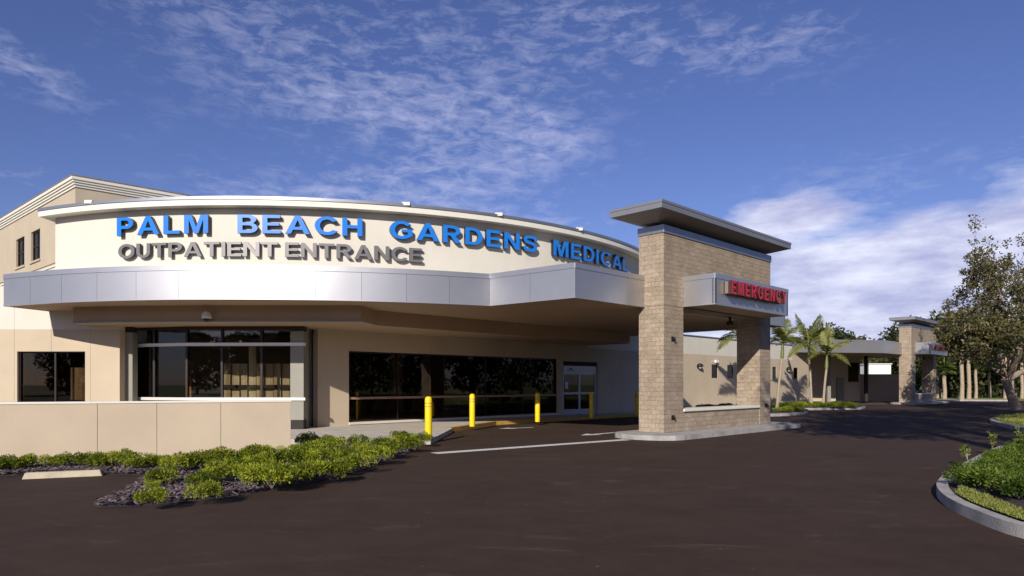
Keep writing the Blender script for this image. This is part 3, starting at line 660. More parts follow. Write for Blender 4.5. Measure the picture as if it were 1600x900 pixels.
mb = MB(); mb.box(-14.3, -13.6, 24.46, 24.80, 0, 3.45); mb.box(-14.28, -13.62, 24.48, 24.78, 3.45, 3.645, 1); mb.build('corner_column', [M_column, M_dark], hosp)
mb = MB(); mb.box(-7.84, -7.37, 24.14, 24.6, .33, 3.47); mb.box(-7.82, -7.39, 24.16, 24.58, 0, .33, 1); mb.box(-7.82, -7.39, 24.16, 24.58, 3.47, 3.645, 1); mb.build('corner_column', [M_column, M_dark], hosp)
# the glazed return beside the bay, with its door
sidep = [(-7.42, 24.62), (-7.93, 28.0)]
mb = MB()
for t in (0, .12, .36, .5, .62, 1.0):
    q = (sidep[0][0] + (sidep[1][0] - sidep[0][0]) * t, sidep[0][1] + (sidep[1][1] - sidep[0][1]) * t); mb.box(q[0] - .05, q[0] + .03, q[1] - .04, q[1] + .04, 0, 3.64)
for z in (0, 1.04, 2.3, 3.56): mb.wall_strip(sidep[::-1], .0, .06, z, z + .07, 0, False)
sd_ = mb.build('side_door', M_column, hosp)
mb = MB(); mb.wall_strip(sidep[::-1], .02, .03, .05, 3.6, 0, False); mb.build('pane', M_glass, sd_)
mb = MB(); mb.tube([(-7.40, 25.5, .8), (-7.38, 25.5, 1.5)], .02, 8); mb.build('handle', M_doormetal, sd_)

# long wall W with the waiting-room window, sliding door and little windows
Fw = frame(Wo.x, Wo.y, ANG)
win = (.02, 12.2, .12, 2.88); door = (12.57, 15.45, 0, 2.78)
def s_at(px): k = (px - 800) / F_PX; return (Wo.x - k * Wo.y) / (k * U.y - U.x)
smalls = [(s_at(1112), s_at(1121.5)), (s_at(1136.5), s_at(1146)), (s_at(1207), s_at(1213)), (s_at(1240), s_at(1247))]
smallo = [(a, a + (b - a), 2.0, 2.92) for a, b in smalls]
opens = [win, door] + smallo
mb = MB(Fw); mb.box(-1.3, 14.49, .002, .3, 3.523, 3.648); mb.build('wall_head', M_beige, hosp)
S_UP, S_LO = s_at(1238), s_at(1264)
mb = MB(Fw); panel_wall(mb, -1.3, S_LO, 0, 3.52, opens, [4.0, 8.0, 17.5, 21, 24.5, 28, 31.5, 35, 38.5], (), depth=.35); mb.build('wall', M_beige, hosp)
mb = MB(Fw); panel_wall(mb, 14.5, S_UP, 3.523, 4.68, [], [17.5, 21, 24.5, 28, 31.5, 35, 38.5], (), depth=.35); mb.build('upper_wall', M_cream, hosp)
mb = MB(Fw); mb.box(S_UP + .003, S_LO, .002, .3, 3.523, 4.14); mb.build('wall_head', M_beige, hosp)
mb = MB(Fw); mb.box(14.4, S_UP, -.05, .42, 4.683, 4.75); mb.build('wall_coping', M_alu_grey, hosp)
mb = MB(Fw); mb.box(0, S_UP, .36, 12, 4.4, 4.5); mb.build('low_roof', M_roofgrey, hosp)
# waiting-room window
x0, x1, z0, z1 = win; mb = MB(Fw)
mb.box(x0 + .001, x0 + .06, .14, .24, z0, z1); mb.box(x1 - .06, x1 - .001, .14, .24, z0, z1); mb.box(x0 + .06, x1 - .06, .14, .24, z1 - .06, z1 - .001); mb.box(x0 + .06, x1 - .06, .14, .24, z0 + .001, z0 + .05)
for s in (2.4, 4.85, 7.3, 9.75): mb.box(s - .02, s + .02, .16, .23, z0, z1)
wf = mb.build('window', M_bronze, hosp)
mb = MB(Fw); mb.box(x0 + .06, x1 - .06, .185, .195, z0 + .05, z1 - .06); mb.build('pane', M_glass_dark, wf)
mb = MB(Fw); mb.box(x0 + .06, x1 - .06, .08, .138, 1.0, 1.09); mb.build('window_bar', M_brown_rail, wf)
mb = MB(Fw); mb.box(x0, x1, -.05, .13, .03, .117); mb.build('sill', M_cream, wf)
# interior of the waiting room: floor, ceiling, back wall, columns
mb = MB(Fw); mb.box(-1.2, 22, 6.5, 6.6, 0, 3.2); mb.build('interior_wall', M_inwall, hosp)
mb = MB(Fw); mb.box(-1.2, 22, .36, 6.5, -.04, .01); mb.build('interior_floor', M_floor, hosp)
mb = MB(Fw); mb.box(-1.2, 22, .36, 6.5, 3.1, 3.16); mb.build('interior_ceiling', M_inwall, hosp)
mb = MB(Fw); mb.box(3.0, 3.4, 1.2, 1.6, 0, 3.1); mb.build('interior_column', M_blind, hosp)
mb = MB(Fw); mb.box(5.1, 5.65, .9, 1.5, 0, 3.1); mb.build('interior_column', M_inwall, hosp)
mb = MB(); mb.prism([(-14.4, 26), (-7.6, 24.9), (-8.1, 28.2), (-8.1, 29.5), (-14.4, 29.5)], -.04, .012); mb.build('bay_floor', M_floor, hosp)
mb = MB(); mb.box(-14.5, -7.9, 29.3, 29.4, 0, 3.6); mb.build('bay_back_wall', M_inwall, hosp)
mb = MB()
for k in range(9):
    xx = -10.65 + k * .31; mb.box(xx, xx + .27, 25.15 + .06 * (k % 2), 25.2 + .06 * (k % 2), .3, 2.35 if k != 3 else 3.0)
mb.build('bay_screen', M_blind, hosp)
for zz in (1.45,):
    mb = MB(); mb.box(-10.7, -7.9, 25.0, 25.06, zz, zz + .12); mb.build('bay_rail', M_bronze, hosp)
mb = MB(); mb.box(-13.1, -13.0, 26.4, 26.5, 0, 2.2); mb.box(-12.6, -12.5, 26.6, 26.7, 0, 1.9); mb.build('bay_post', M_wood, hosp)
# sliding door
x0, x1, z0, z1 = door; mb = MB(Fw)
mb.box(x0 + .001, x0 + .10, .08, .2, 0, 2.55); mb.box(x1 - .10, x1 - .001, .08, .2, 0, 2.55)
mb.box(x0 + .10, x1 - .10, .06, .2, 2.18, 2.55); mb.box(x0 + .001, x1 - .001, .1, .3, 2.56, z1 - .001, 1)
mx_ = (x0 + x1) / 2
for a, b in ((x0 + .10, mx_), (mx_, x1 - .10)):
    mb.box(a + .003, a + .08, .11, .17, .0, 2.177); mb.box(b - .08, b - .003, .11, .17, 0, 2.177)
    mb.box(a + .08, b - .08, .11, .17, 0, .28); mb.box(a + .08, b - .08, .11, .17, 1.05, 1.17); mb.box(a + .08, b - .08, .11, .17, 2.10, 2.177)
dr = mb.build('sliding_door', [M_doormetal, M_dark], hosp)
mb = MB(Fw); mb.box(x0 + .18, x1 - .18, .135, .145, .28, 2.1); mb.build('pane', M_glass_dark, dr)
mb = MB(Fw); mb.box(x0 + .25, x0 + .50, .100, .108, 1.35, 1.72); mb.build('paper_notice', M_paper, dr)
mb = MB(Fw); mb.box(x0 + .35, x0 + .95, .05, .058, 2.30, 2.335); mb.box(x0 + .55, x0 + .75, .03, .058, 2.37, 2.44); mb.build('door_sensor', M_black, dr)
for (a, b, c, d) in smallo:
    mb = MB(Fw); mb.box(a + .001, a + .04, .03, .2, c, d); mb.box(b - .04, b - .001, .03, .2, c, d); mb.box(a + .04, b - .04, .03, .2, d - .04, d - .001); mb.box(a + .04, b - .04, .03, .2, c + .001, c + .04)
    w = mb.build('window', M_bronze, hosp)
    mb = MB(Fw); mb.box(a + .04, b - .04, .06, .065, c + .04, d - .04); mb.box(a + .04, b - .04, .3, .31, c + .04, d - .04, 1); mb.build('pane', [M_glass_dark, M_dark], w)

# ------------------------------------------------------------------ lettering on the curved wall
def ray_arc(px, r):
    """the point where the sight line at photo column px meets the curved wall"""
    k = (px - 800) / F_PX; a = 1 + k * k; b = -2 * (k * CC.x + CC.y); c = CC.x ** 2 + CC.y ** 2 - r * r
    Y = (-b - math.sqrt(b * b - 4 * a * c)) / (2 * a); return math.atan2(k * Y - CC.x, CC.y - Y)
def curved_text(words, z, h, depth, ws, bold, mats, key, label, standoff=.05):
    r = RW + standoff
    a_mid = ray_arc((words[0][1] + words[-1][2]) / 2, r)
    root = thing('wall_sign', (CC.x + RW * math.sin(a_mid), CC.y - RW * math.cos(a_mid), z), label, 'sign')
    for word, p0, p1 in words:
        a0, a1 = ray_arc(p0, r), ray_arc(p1, r); L = (a1 - a0) * r
        ms = [glyph(c, h, depth, 1.0, bold, mats, key) for c in word]; tot = sum(m[1] for m in ms)
        g = .24 * h if key == 'blue' else .13 * h
        k = (L - g * (len(word) - 1)) / tot; s = 0
        for me, w_ in ms:
            wd = w_ * k; a = a0 + (s + wd / 2) / r
            M_ = Matrix.Translation((CC.x + r * math.sin(a), CC.y - r * math.cos(a), z)) @ Matrix.Rotation(a, 4, 'Z') @ Matrix.Translation((-wd / 2, 0, 0)) @ Matrix.Diagonal((k, 1, 1, 1))
            place_letter(root, me, M_); s += wd + g
curved_text([('PALM', 187, 328), ('BEACH', 373, 566), ('GARDENS', 608, 837), ('MEDICAL', 861, 978)], 6.525, .60, .13, 1, .045, [M_blue, M_navy], 'blue',
            'large bright blue raised capitals running along the curved cream wall')
curved_text([('OUTPATIENT', 188, 435), ('ENTRANCE', 446, 659)], 5.77, .475, .10, 1, .035, [M_greyl, M_greyr], 'grey',
            'grey raised capitals beneath the blue lettering on the curved cream wall')

# ------------------------------------------------------------------ two-storey wing on the left
wing = thing('two_storey_building', (-22, 36, 0), 'beige two-storey building with stepped cream cornice behind the curved wall', 'building')
Q = Vector((-18.2, 28.0)); dl = Vector((-.757, .658)); dr_ = Vector((.736, .677)); zc = 10.3
far_l = Q + dl * 24; far_r = Q + dr_ * 26; back = far_l + dr_ * 26
Fl = frame(far_l.x, far_l.y, math.atan2(-dl.y, -dl.x))
def sl(px): k = (px - 800) / F_PX; return 24 - (Q.x - k * Q.y) / (k * dl.y - dl.x)
wo = [(sl(15), sl(28), 7.55, 8.95), (sl(38), sl(52), 7.55, 8.95)]
mb = MB(Fl); panel_wall(mb, 0, 24, 0, 9.95, wo, (), (7.1,), depth=.3, gap=.04); mb.build('wall', M_beige2, wing)
mb = MB(); n = Vector((dr_.y, -dr_.x)); a = Q + dr_ * .003
mb.prism([tuple(Q + dr_ * .0 + dl * .0 - n * .0), tuple(far_r), tuple(far_r - n * .3), tuple(Q - n * .3 + dr_ * .3)], 0, 9.95); mb.build('wall', M_beige2, wing)
for a, b, c, d in wo:
    mb = MB(Fl); f_ = .07
    mb.box(a + .001, a + f_, .08, .18, c, d); mb.box(b - f_, b - .001, .08, .18, c, d); mb.box(a + f_, b - f_, .08, .18, d - f_, d - .001); mb.box(a + f_, b - f_, .08, .18, c + .001, c + f_); mb.box(a + f_, b - f_, .09, .16, (c + d) / 2 - .03, (c + d) / 2 + .03)
    mb.box((a + b) / 2 - .02, (a + b) / 2 + .02, .09, .16, c + f_, d - f_)
    w = mb.build('window', M_bronze, wing)
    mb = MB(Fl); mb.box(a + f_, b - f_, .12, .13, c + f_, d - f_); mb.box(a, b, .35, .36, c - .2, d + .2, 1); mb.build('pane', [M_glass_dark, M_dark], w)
    mb = MB(Fl); mb.box(a - .1, b + .1, -.06, .05, c - .09, c - .005); mb.build('sill', M_beige2, w)
cp = [tuple(far_l), tuple(Q), tuple(far_r)]
mb = MB()
for off, z0, z1 in ((.05, 9.90, 9.99), (.10, 9.993, 10.08), (.15, 10.083, 10.17), (.20, 10.173, 10.30)): mb.wall_strip(cp, off, -.1, z0, z1, 0, False)
mb.build('cornice', M_white_trim, wing)
mb = MB(); mb.wall_strip(cp, .22, -.05, 10.303, 10.345, 0, False)
c0 = Q + (dl + dr_) * 9
nl, nr = Vector((-dl.y, dl.x)), n
A = Q + Vector((-.0, -.28)); B = far_l + nl * .2; D = far_r + n * .2
top = 10.9
mb.add([(A.x, A.y, 10.347), (D.x, D.y, 10.347), (D.x - 8, D.y + 8, top), (c0.x, c0.y, top), (B.x + 10, B.y + 8, top), (B.x, B.y, 10.347)], [(0, 1, 2, 3), (5, 0, 3, 4)])
mb.build('roof', M_roofdark, wing); wing.location = (wing.location.x + .32, wing.location.y, -.22)

# ------------------------------------------------------------------ second entrance building further down
far = thing('far_entrance_building', (28, 62, 0), 'distant low entrance canopy in pale metal beside the small portico', 'building')
K2 = C2 + (K - C1) - U * 1.0; Lf = Vector((22.3, 54.8)); p3 = K2 + U * 12
mb = MB(); pl = [tuple(Lf), (K2.x, K2.y), tuple(p3), tuple(p3 + V * 9), (28, 72), (24.5, 61)]
mb.prism([(p[0] + .05, p[1] + .06) for p in pl], 4.17, 5.1, 0, mi_top=1); mb.build('canopy_soffit', [M_soffit, M_roofgrey], far)
fascia([[tuple(Lf + V * 1.5), tuple(Lf)], [tuple(Lf), tuple(K2)], [tuple(K2), tuple(p3)]], 4.15, 5.2, 1.5, far, 'canopy_fascia')
Wf = Vector(Wp(42.2))
Ff2 = frame(25.5, 62.3, R(12))
mb = MB(Ff2); mb.box(0, 4.6, 0, .3, 0, 4.2); mb.build('wall', M_beige, far)
mb = MB(Ff2); mb.box(4.6, 7.6, .5, .8, 0, 4.2); mb.build('wall', M_beige, far)
mb = MB(Ff2); mb.box(5.0, 5.8, .42, .495, 0, 2.2); mb.build('door', M_column, far)
mb = MB(Ff2); mb.box(6.3, 7.4, .43, .495, 1.8, 3.6); mb.build('window', M_glass_dark, far)
mb = MB(); mb.box(26.2, 26.6, 60.6, 60.9, 0, 4.15); mb.box(28.1, 28.4, 60.8, 61.1, 0, 4.15); mb.build('column', M_column, far)
mb = MB(); mb.box(32.5, 32.75, 62.8, 63.05, 0, 4.2); mb.build('column', M_dark, far)
sw = thing('screen_wall', (38, 68, 0), 'grey-beige screen wall seen under the distant canopy', 'wall')
mb = MB(); mb.box(34.0, 38.6, 67.8, 68.1, 0, 2.5); mb.build('wall', M_soffit, sw); mb = MB(); mb.box(33.95, 38.65, 67.75, 68.15, 2.503, 2.58); mb.build('cap', M_beige, sw)
bw = thing('white_outbuilding', (45, 78, 0), 'small bright white block seen above the grey screen wall under the distant canopy', 'building')
mb = MB(); mb.box(40.8, 43.3, 78, 82, 0, 3.85); mb.build('wall', M_white, bw); mb = MB(); mb.box(40.7, 43.4, 77.9, 82.1, 3.853, 3.95); mb.build('roof', M_white_trim, bw)

# ------------------------------------------------------------------ beige screen wall in front of the bay
scr = thing('low_screen_wall', (-8, 15.3, 0), 'low beige rendered wall with cream cap in front of the glazed bay', 'wall')
A_, B_ = Vector((-13.2, 13.35)), Vector((-5.33, 16.45)); Lw = (B_ - A_).length
Fr = frame(A_.x, A_.y, math.atan2((B_ - A_).y, (B_ - A_).x))
def sscr(px): k = (px - 800) / F_PX; d = (B_ - A_).normalized(); return (A_.x - k * A_.y) / (k * d.y - d.x)
mb = MB(Fr); panel_wall(mb, 0, Lw, GZ - .05, 1.165, [], [sscr(p) for p in (-60, 152, 245, 345)], (), depth=.22, gap=.007); bevel(mb.build('wall', M_beige, scr), .004, 1)
mb = MB(Fr); mb.box(-.02, Lw + .015, -.015, .235, 1.168, 1.215); bevel(mb.build('wall_cap', M_white_trim, scr), .008)

# ------------------------------------------------------------------ bollards
def make_bollard():
    root = thing('bollard', (0, 0, 0), 'x', 'bollard', 'yellow bollards along the pavement edge')
    mb = MB(); mb.lathe([(.105, 0), (.105, 1.14), (.095, 1.19), (.06, 1.225), (0, 1.235)], seg=24); mb.build('sleeve', M_yellow, root, local=True)
    mb = MB(); mb.lathe([(.109, 1.02), (.109, 1.05)], seg=24); mb.lathe([(.109, .93), (.109, .96)], seg=24); mb.build('stripe', M_yellowkerb, root, local=True)
    return root
b0 = make_bollard()
bpts = [(-2.46, 20.1), (-1.50, 25.75), (1.08, 28.9), (3.74, 32.2), (6.52, 35.6)]
blab = ['yellow bollard nearest the planting bed, tallest in view', 'yellow bollard second from the planting bed, at the bend of the painted kerb', 'yellow bollard before the right end of the long dark window',
        'yellow bollard in front of the sliding glass door', 'yellow bollard half hidden behind the block pier, last of the row']
for i, (p, l) in enumerate(zip(bpts, blab)):
    o = b0 if i == 0 else copy_tree(b0); o.location = (p[0], p[1], 0.0); o['label'] = l

# ------------------------------------------------------------------ wheel stop, camera dome, wall lamps, chairs, inside sign
ws_a, ws_b = G(36, 748, GZ), G(161, 742.5, GZ)
d = (ws_b - ws_a); root = thing('wheel_stop', ((ws_a + ws_b) / 2), 'pale concrete wheel stop on the asphalt before the planting strip', 'wheel stop', rz=math.atan2(d.y, d.x))
L_ = d.length / 2; mb = MB(); mb.add([(-L_, -.10, 0), (L_, -.10, 0), (L_, .12, 0), (-L_, .12, 0), (-L_ + .04, -.07, .11), (L_ - .04, -.07, .11), (L_ - .04, .05, .11), (-L_ + .04, .05, .11)],
    [(0, 1, 5, 4), (1, 2, 6, 5), (2, 3, 7, 6), (3, 0, 4, 7), (4, 5, 6, 7)]); bevel(mb.build('concrete_block', mat('pale_concrete', (.50, .43, .31), .9, var=.12, vscale=6, bump=.4), root, local=True), .015)
mb = MB()
for sx in (-.62, .62): mb.lathe([(0, .114), (.025, .114), (.025, .108)], (sx, .01, 0), 10)
mb.build('anchor_pin', M_bronze, root, local=True)

sc_ = thing('security_camera', (-9.9, 22.30, 3.95), 'white dome security camera on the soffit edge above the glazed bay', 'camera')
mb = MB(); mb.tube([(-9.9, 22.37, 3.92), (-9.9, 22.2, 3.95), (-9.9, 22.15, 3.93)], .035, 10); mb.build('arm', M_white, sc_)
mb = MB(); mb.lathe([(0, .16), (.06, .155), (.13, .10), (.15, .0), (.15, -.06), (.12, -.08)], (-9.9, 22.13, 3.80), 20); mb.build('housing', M_white, sc_)
mb = MB(); mb.lathe([(.115, 0), (.10, -.06), (.06, -.105), (0, -.12)], (-9.9, 22.13, 3.722), 20); mb.build('dome', M_black, sc_)

def wall_lamp(px, label):
    s = s_at(px); p = Vector(Wp(s, 0.0)); root = thing('wall_lamp', (p.x, p.y, 2.75), label, 'lamp', 'wall lamps on the beige side wall', ANG)
    mb = MB(); mb.lathe([(0, .0), (.17, .0), (.17, .10), (0, .10)], (0, 0, 0), 16)
    for i, v in enumerate(mb.v): mb.v[i] = (v[0], -v[2], v[1])
    mb.build('back_plate', M_bronze, root, local=True)
    mb = MB(); mb.lathe([(.0, .22), (.10, .2), (.20, .10), (.22, 0), (.19, 0)], (0, -.14, -.02), 16); mb.build('hood', M_bronze, root, local=True)
    mb = MB(); mb.lathe([(.10, .08), (.12, 0), (.09, -.1), (0, -.14)], (0, -.14, -.02), 14); mb.build('lens', M_white, root, local=True)
wall_lamp(1091, 'dark hooded wall lamp left of the two small windows behind the portico')
wall_lamp(1230, 'dark hooded wall lamp between two small windows right of the portico')
al = thing('alarm_bell', (*Wp(s_at(1118), 0.0), 3.08), 'small white floodlight above the first small window behind the portico', 'light', rz=ANG)
mb = MB(); mb.box(-.10, .25, -.12, -.0, -.05, .13); mb.build('housing', M_white, al, local=True)
mb = MB(); mb.box(-.55, -.12, -.03, -.0, .0, .05); mb.build('bracket', M_white, al, local=True)

def make_chair():
    root = thing('waiting_chair', (0, 0, 0), 'x', 'chair', 'waiting room chairs behind the long window')
    mb = MB(); mb.box(-.26, .26, -.25, .25, .40, .48); bevel(mb.build('seat', M_chairfab, root, local=True), .02)
    mb = MB(); mb.box(-.26, .26, -.32, -.26, .46, .92); bevel(mb.build('backrest', M_chairfab, root, local=True), .02)
    for sx in (-.29, .29):
        for sy in (-.28, .24):
            mb = MB(); mb.box(sx - .02, sx + .02, sy - .02, sy + .02, 0, .66 if sy > 0 else .70); mb.build('leg', M_wood, root, local=True)
        mb = MB(); mb.box(sx - .03, sx + .03, -.29, .27, .66 if True else 0, .69); mb.build('armrest', M_wood, root, local=True)
    return root
ch0 = make_chair()
ss = [.75, 1.75, 2.45, 3.7, 4.5, 6.3, 7.4, 8.6]
for i, s in enumerate(ss):
    o = ch0 if i == 0 else copy_tree(ch0); p = Wp(s, -.85); o.location = (p[0], p[1], .012); o.rotation_euler = (0, 0, ANG)
    o['label'] = 'dim wooden armed chair with its back to the long dark window' if 0 < i < 7 else ('wooden armed chair nearest the left end of the long dark window' if i == 0 else 'wooden armed chair nearest the sliding door behind the long window')
ex = thing('hanging_sign', (*Wp(1.9, -1.6), 2.0), 'small orange sign hanging inside the waiting room', 'sign', rz=ANG)
mb = MB(); mb.box(-.25, .25, -.02, .02, .0, .16); mb.build('panel', M_wood, ex, local=True)  # plain panel, its orange is the material's own colour
mb = MB(); mb.box(-.2, -.19, -.01, .01, .16, 1.09); mb.box(.19, .2, -.01, .01, .16, 1.09); mb.build('hanger', M_bronze, ex, local=True)

# ------------------------------------------------------------------ planting
rnd = random.Random(7)
def rvec(r, zmin=-1):
    while True:
        v = Vector((r.uniform(-1, 1), r.uniform(-1, 1), r.uniform(zmin, 1)))
        if .05 < v.length < 1: return v.normalized()
def shrub_mesh(seed, rad, h, n, ls, m):
    r = random.Random(seed); mb = MB()
    for k in range(7):
        a = k * .9 + r.random(); mb.tube([(0, 0, 0), (math.cos(a) * rad * .35, math.sin(a) * rad * .35, h * .45)], [.012, .006], 5, 1, False)
    cl = []
    for k in range(15):
        a = r.uniform(0, 6.283); q = rad * math.sqrt(r.random()) * .8; cl.append((Vector((math.cos(a) * q, math.sin(a) * q, h * (.35 + .42 * (1 - (q / rad) ** 2)) * r.uniform(.8, 1.1))), rad * r.uniform(.22, .4), r.uniform(-.2, .3)))
    for _ in range(n):
        c, rr, tn = r.choice(cl); v = rvec(r, -.55); p = c + Vector((v.x, v.y, v.z * .8)) * rr * r.uniform(.65, 1.08)
        if p.z < .015: p.z = .015 + r.random() * .04
        d = (v + rvec(r) * .6 + Vector((0, 0, .25))).normalized()
        mb.quad_leaf(p, d, rvec(r), ls * r.uniform(.7, 1.3), ls * .55, 0, .35 + tn * 1.5 + r.uniform(-.25, .25))
    return mb.mesh('low_shrub', [m, M_bark])
shr = [shrub_mesh(i, .52, .46, 2000, .058, M_shrub) for i in range(4)]
BEDZ = -.06
# mulch bed: a low mound with its own ragged outline
bed = [G(146, 794, GZ), G(236, 790, GZ), G(320, 783, GZ), G(400, 771, GZ), G(470, 759, GZ), G(530, 745, GZ), G(590, 728, GZ), G(640, 708, GZ), G(668, 690, GZ), Vector((-2.4, 19.8, 0)), Vector((-5.6, 19.9, 0)), Vector((-5.3, 16.5, 0)),
       Vector((-13.0, 13.3, 0)), Vector((-14, 12.2, 0)), G(-60, 747, GZ), G(30, 744, GZ), G(120, 741, GZ), G(232, 744, GZ), G(215, 762, GZ), G(180, 780, GZ)]
def mound(name, poly, m, edge_z, h, step=.28, seed=1, rough=.025, kind='structure', ramp=1.0):
    bm = bmesh.new(); P = [Vector((p[0], p[1])) for p in poly]
    Pr = []
    for a, b in zip(P, P[1:] + P[:1]):
        k = max(1, int((b - a).length / .3))
        for i in range(k):
            q = a.lerp(b, i / k); q += Vector((noise.noise(Vector((q.x * 1.7, q.y * 1.7, seed))), noise.noise(Vector((q.y * 1.7, q.x * 1.7, seed + 5))))) * .07; Pr.append(q)
    def inside(q):
        c = False
        for a, b in zip(Pr, Pr[1:] + Pr[:1]):
            if (a.y > q.y) != (b.y > q.y) and q.x < (b.x - a.x) * (q.y - a.y) / (b.y - a.y) + a.x: c = not c
        return c
    def dist(q):
        dm = 9
        for a, b in zip(Pr, Pr[1:] + Pr[:1]):
            ab = b - a; t = max(0, min(1, (q - a).dot(ab) / max(1e-9, ab.length_squared))); dm = min(dm, (a + ab * t - q).length)
        return dm
    from mathutils.geometry import delaunay_2d_cdt
    pts = list(Pr); x0 = min(p.x for p in Pr); x1 = max(p.x for p in Pr); y0 = min(p.y for p in Pr); y1 = max(p.y for p in Pr)
    r = random.Random(seed); dd = [0.0] * len(Pr); y = y0
    while y < y1:
        x = x0
        while x < x1:
            q = Vector((x + r.uniform(-.3, .3) * step, y + r.uniform(-.3, .3) * step))
            if inside(q):
                d_ = dist(q)
                if d_ > step * .4: pts.append(q); dd.append(d_)
            x += step
        y += step
    vs, es, fs, *_ = delaunay_2d_cdt([Vector(p) for p in pts], [], [list(range(len(Pr)))], 1, 1e-6)
    mb = MB(); nP = len(Pr)
    kd = {(round(p.x, 4), round(p.y, 4)): d_ for p, d_ in zip(pts, dd)}
    V3 = []
    for v in vs:
        d_ = kd.get((round(v.x, 4), round(v.y, 4)), 0.0); t = min(1, d_ / ramp)
        V3.append((v.x, v.y, edge_z + h * t + (noise.noise(Vector((v.x * 3, v.y * 3, seed))) * rough + r.uniform(-1, 1) * rough * .4 if d_ > 0 else 0)))
    mb.add(V3, [tuple(f) for f in fs], 0, True)
    o = mb.build(name, m); o['kind'] = kind
    return o, inside
M_mulch = mat('mulch', (.075, .055, .06), .95, color2=(.03, .022, .024), vscale=11, bump=1.0, bscale=30, dist=.05)
bed_o, bed_in = mound('mulch_bed', bed, M_mulch, GZ + .006, .085, .25, 3)
# loose bark chips on the bed
mb = MB(); r = random.Random(5); cnt = 0
while cnt < 13000:
    q = Vector((r.uniform(-13, -2.3), r.uniform(9.5, 20)))
    if not bed_in(q): continue
    if q.y > 14.5 and r.random() < .45: continue
    a = r.uniform(0, 6.283); l, w_, t_ = r.uniform(.02, .055), r.uniform(.009, .022), r.uniform(.005, .012)
    M_ = Matrix.Translation((q.x, q.y, GZ + .05 + r.uniform(0, .06))) @ Matrix.Rotation(a, 4, 'Z') @ Matrix.Rotation(r.uniform(-.6, .6), 4, 'Y') @ Matrix.Rotation(r.uniform(-.6, .6), 4, 'X')
    mb.add([M_ @ Vector(c) for c in ((-l, -w_, 0), (l, -w_ * .6, 0), (l, w_, 0), (-l, w_ * .7, 0), (-l, -w_, t_), (l, -w_ * .6, t_), (l, w_, t_), (-l, w_ * .7, t_))], [(0, 1, 5, 4), (1, 2, 6, 5), (2, 3, 7, 6), (3, 0, 4, 7), (4, 5, 6, 7)], 0, False, r.choice((.1, .3, .8)))
    cnt += 1
M_chip = leaf_mat('bark_chip', (.035, .025, .027), (.19, .145, .155), trans=0, vs=6, rough=.9)
o = mb.build('bark_chips', M_chip); o['kind'] = 'stuff'; o['label'] = 'loose purplish bark chips scattered over the planting bed'
# shrubs: photo column, photo row of the foot, size
SH = [(238, 788, .98, 'front'), (319, 780, 1.0, 'front2'), (262, 757, .95, ''), (238, 762, .5, ''), (345, 753, 1.1, ''), (312, 762, .7, ''), (383, 757, 1.0, ''), (425, 761, 1.15, ''), (455, 752, 1.0, ''), (487, 750, 1.15, ''), (516, 747, .95, ''), (535, 738, .7, ''),
      (405, 735, 1.0, ''), (370, 738, .9, ''), (440, 733, 1.15, ''), (475, 730, 1.0, ''), (505, 728, 1.1, ''), (537, 722, .95, ''), (562, 733, 1.05, ''), (590, 722, .95, ''), (566, 712, .95, ''), (610, 712, 1.05, ''), (628, 703, .95, ''), (648, 702, .9, ''), (660, 694, .8, ''),
      (500, 712, 1.1, ''), (530, 702, 1.05, ''), (470, 713, 1.0, ''), (560, 697, 1.0, ''), (595, 699, 1.0, ''), (620, 692, .9, ''), (640, 691, .85, ''), (480, 699, .95, ''), (510, 694, .9, ''), (425, 716, .9, ''),
      (280, 736, 1.2, ''), (310, 733, .95, ''), (345, 727, 1.1, ''), (372, 725, 1.0, ''), (400, 722, .95, ''),
      (8, 743, 1.0, 's'), (30, 741, .8, 's'), (55, 739, 1.0, 's'), (85, 737, .9, 's'), (112, 737, 1.0, 's'), (140, 737, .95, 's'), (165, 738, 1.0, 's'), (190, 738, .9, 's'), (213, 741, 1.0, 's'), (232, 739, .9, 's'), (-15, 744, 1.0, 's'), (255, 738, .8, 's')]
ORD = ['leftmost', 'second', 'third', 'fourth', 'fifth', 'sixth', 'seventh', 'eighth', 'ninth', 'tenth', 'eleventh', 'rightmost', 'last']
strip_order = sorted([q[0] for q in SH if q[3] == 's'])
for i, (px, py, sc, tg) in enumerate(SH):
    if tg == 's': py -= 9; sc *= .95
    p = G(px, py, BEDZ); zz = GZ + .07
    o = bpy.data.objects.new('low_shrub', shr[i % 4]); COL.objects.link(o); o.location = (p.x, p.y, zz); o.rotation_euler = (0, 0, rnd.uniform(0, 6.28)); k = sc * rnd.uniform(.85, 1.12) * (.50 if tg.startswith('front') else .63); o.scale = (k * 1.02, k * 1.02, k * rnd.uniform(1.05, 1.3))
    lab = {'front': 'lone bright green shrub at the front left corner of the mulch bed', 'front2': 'bright green shrub standing apart at the front edge, second from the left', 's': 'low green shrub in the narrow strip directly beneath the beige screen wall'}.get(tg)
    if tg == 's':
        k_ = strip_order.index(px); lab = 'low green shrub beneath the beige screen wall, ' + (ORD[k_] + ' in the strip' if k_ in (0, 11) else ORD[k_] + ' from the left in the strip')
    lab = lab or {(660, 694): 'low green shrub at the right tip of the bed, closest to the nearest yellow bollard', (425, 716): 'low green shrub against the right end of the beige screen wall',
                  (480, 699): 'shaded shrub just right of the screen wall end, beside the pavement', (280, 736): 'rounded shrub below the second joint of the screen wall, where the bed widens',
                  (262, 757): 'green shrub just behind the lone front left corner shrub'}.get((px, py))
    if not lab: lab = 'low green shrub ' + ('near the front edge' if py > 745 else 'in the crowded middle' if py > 725 else 'towards the back') + (' of the left half' if px < 450 else ' of the right half') + ' of the mulch bed' if py > 715 else 'low green shrub at the back of the bed by the pale pavement'
    tag(o, lab, 'shrub', 'low green shrubs in the mulch bed')

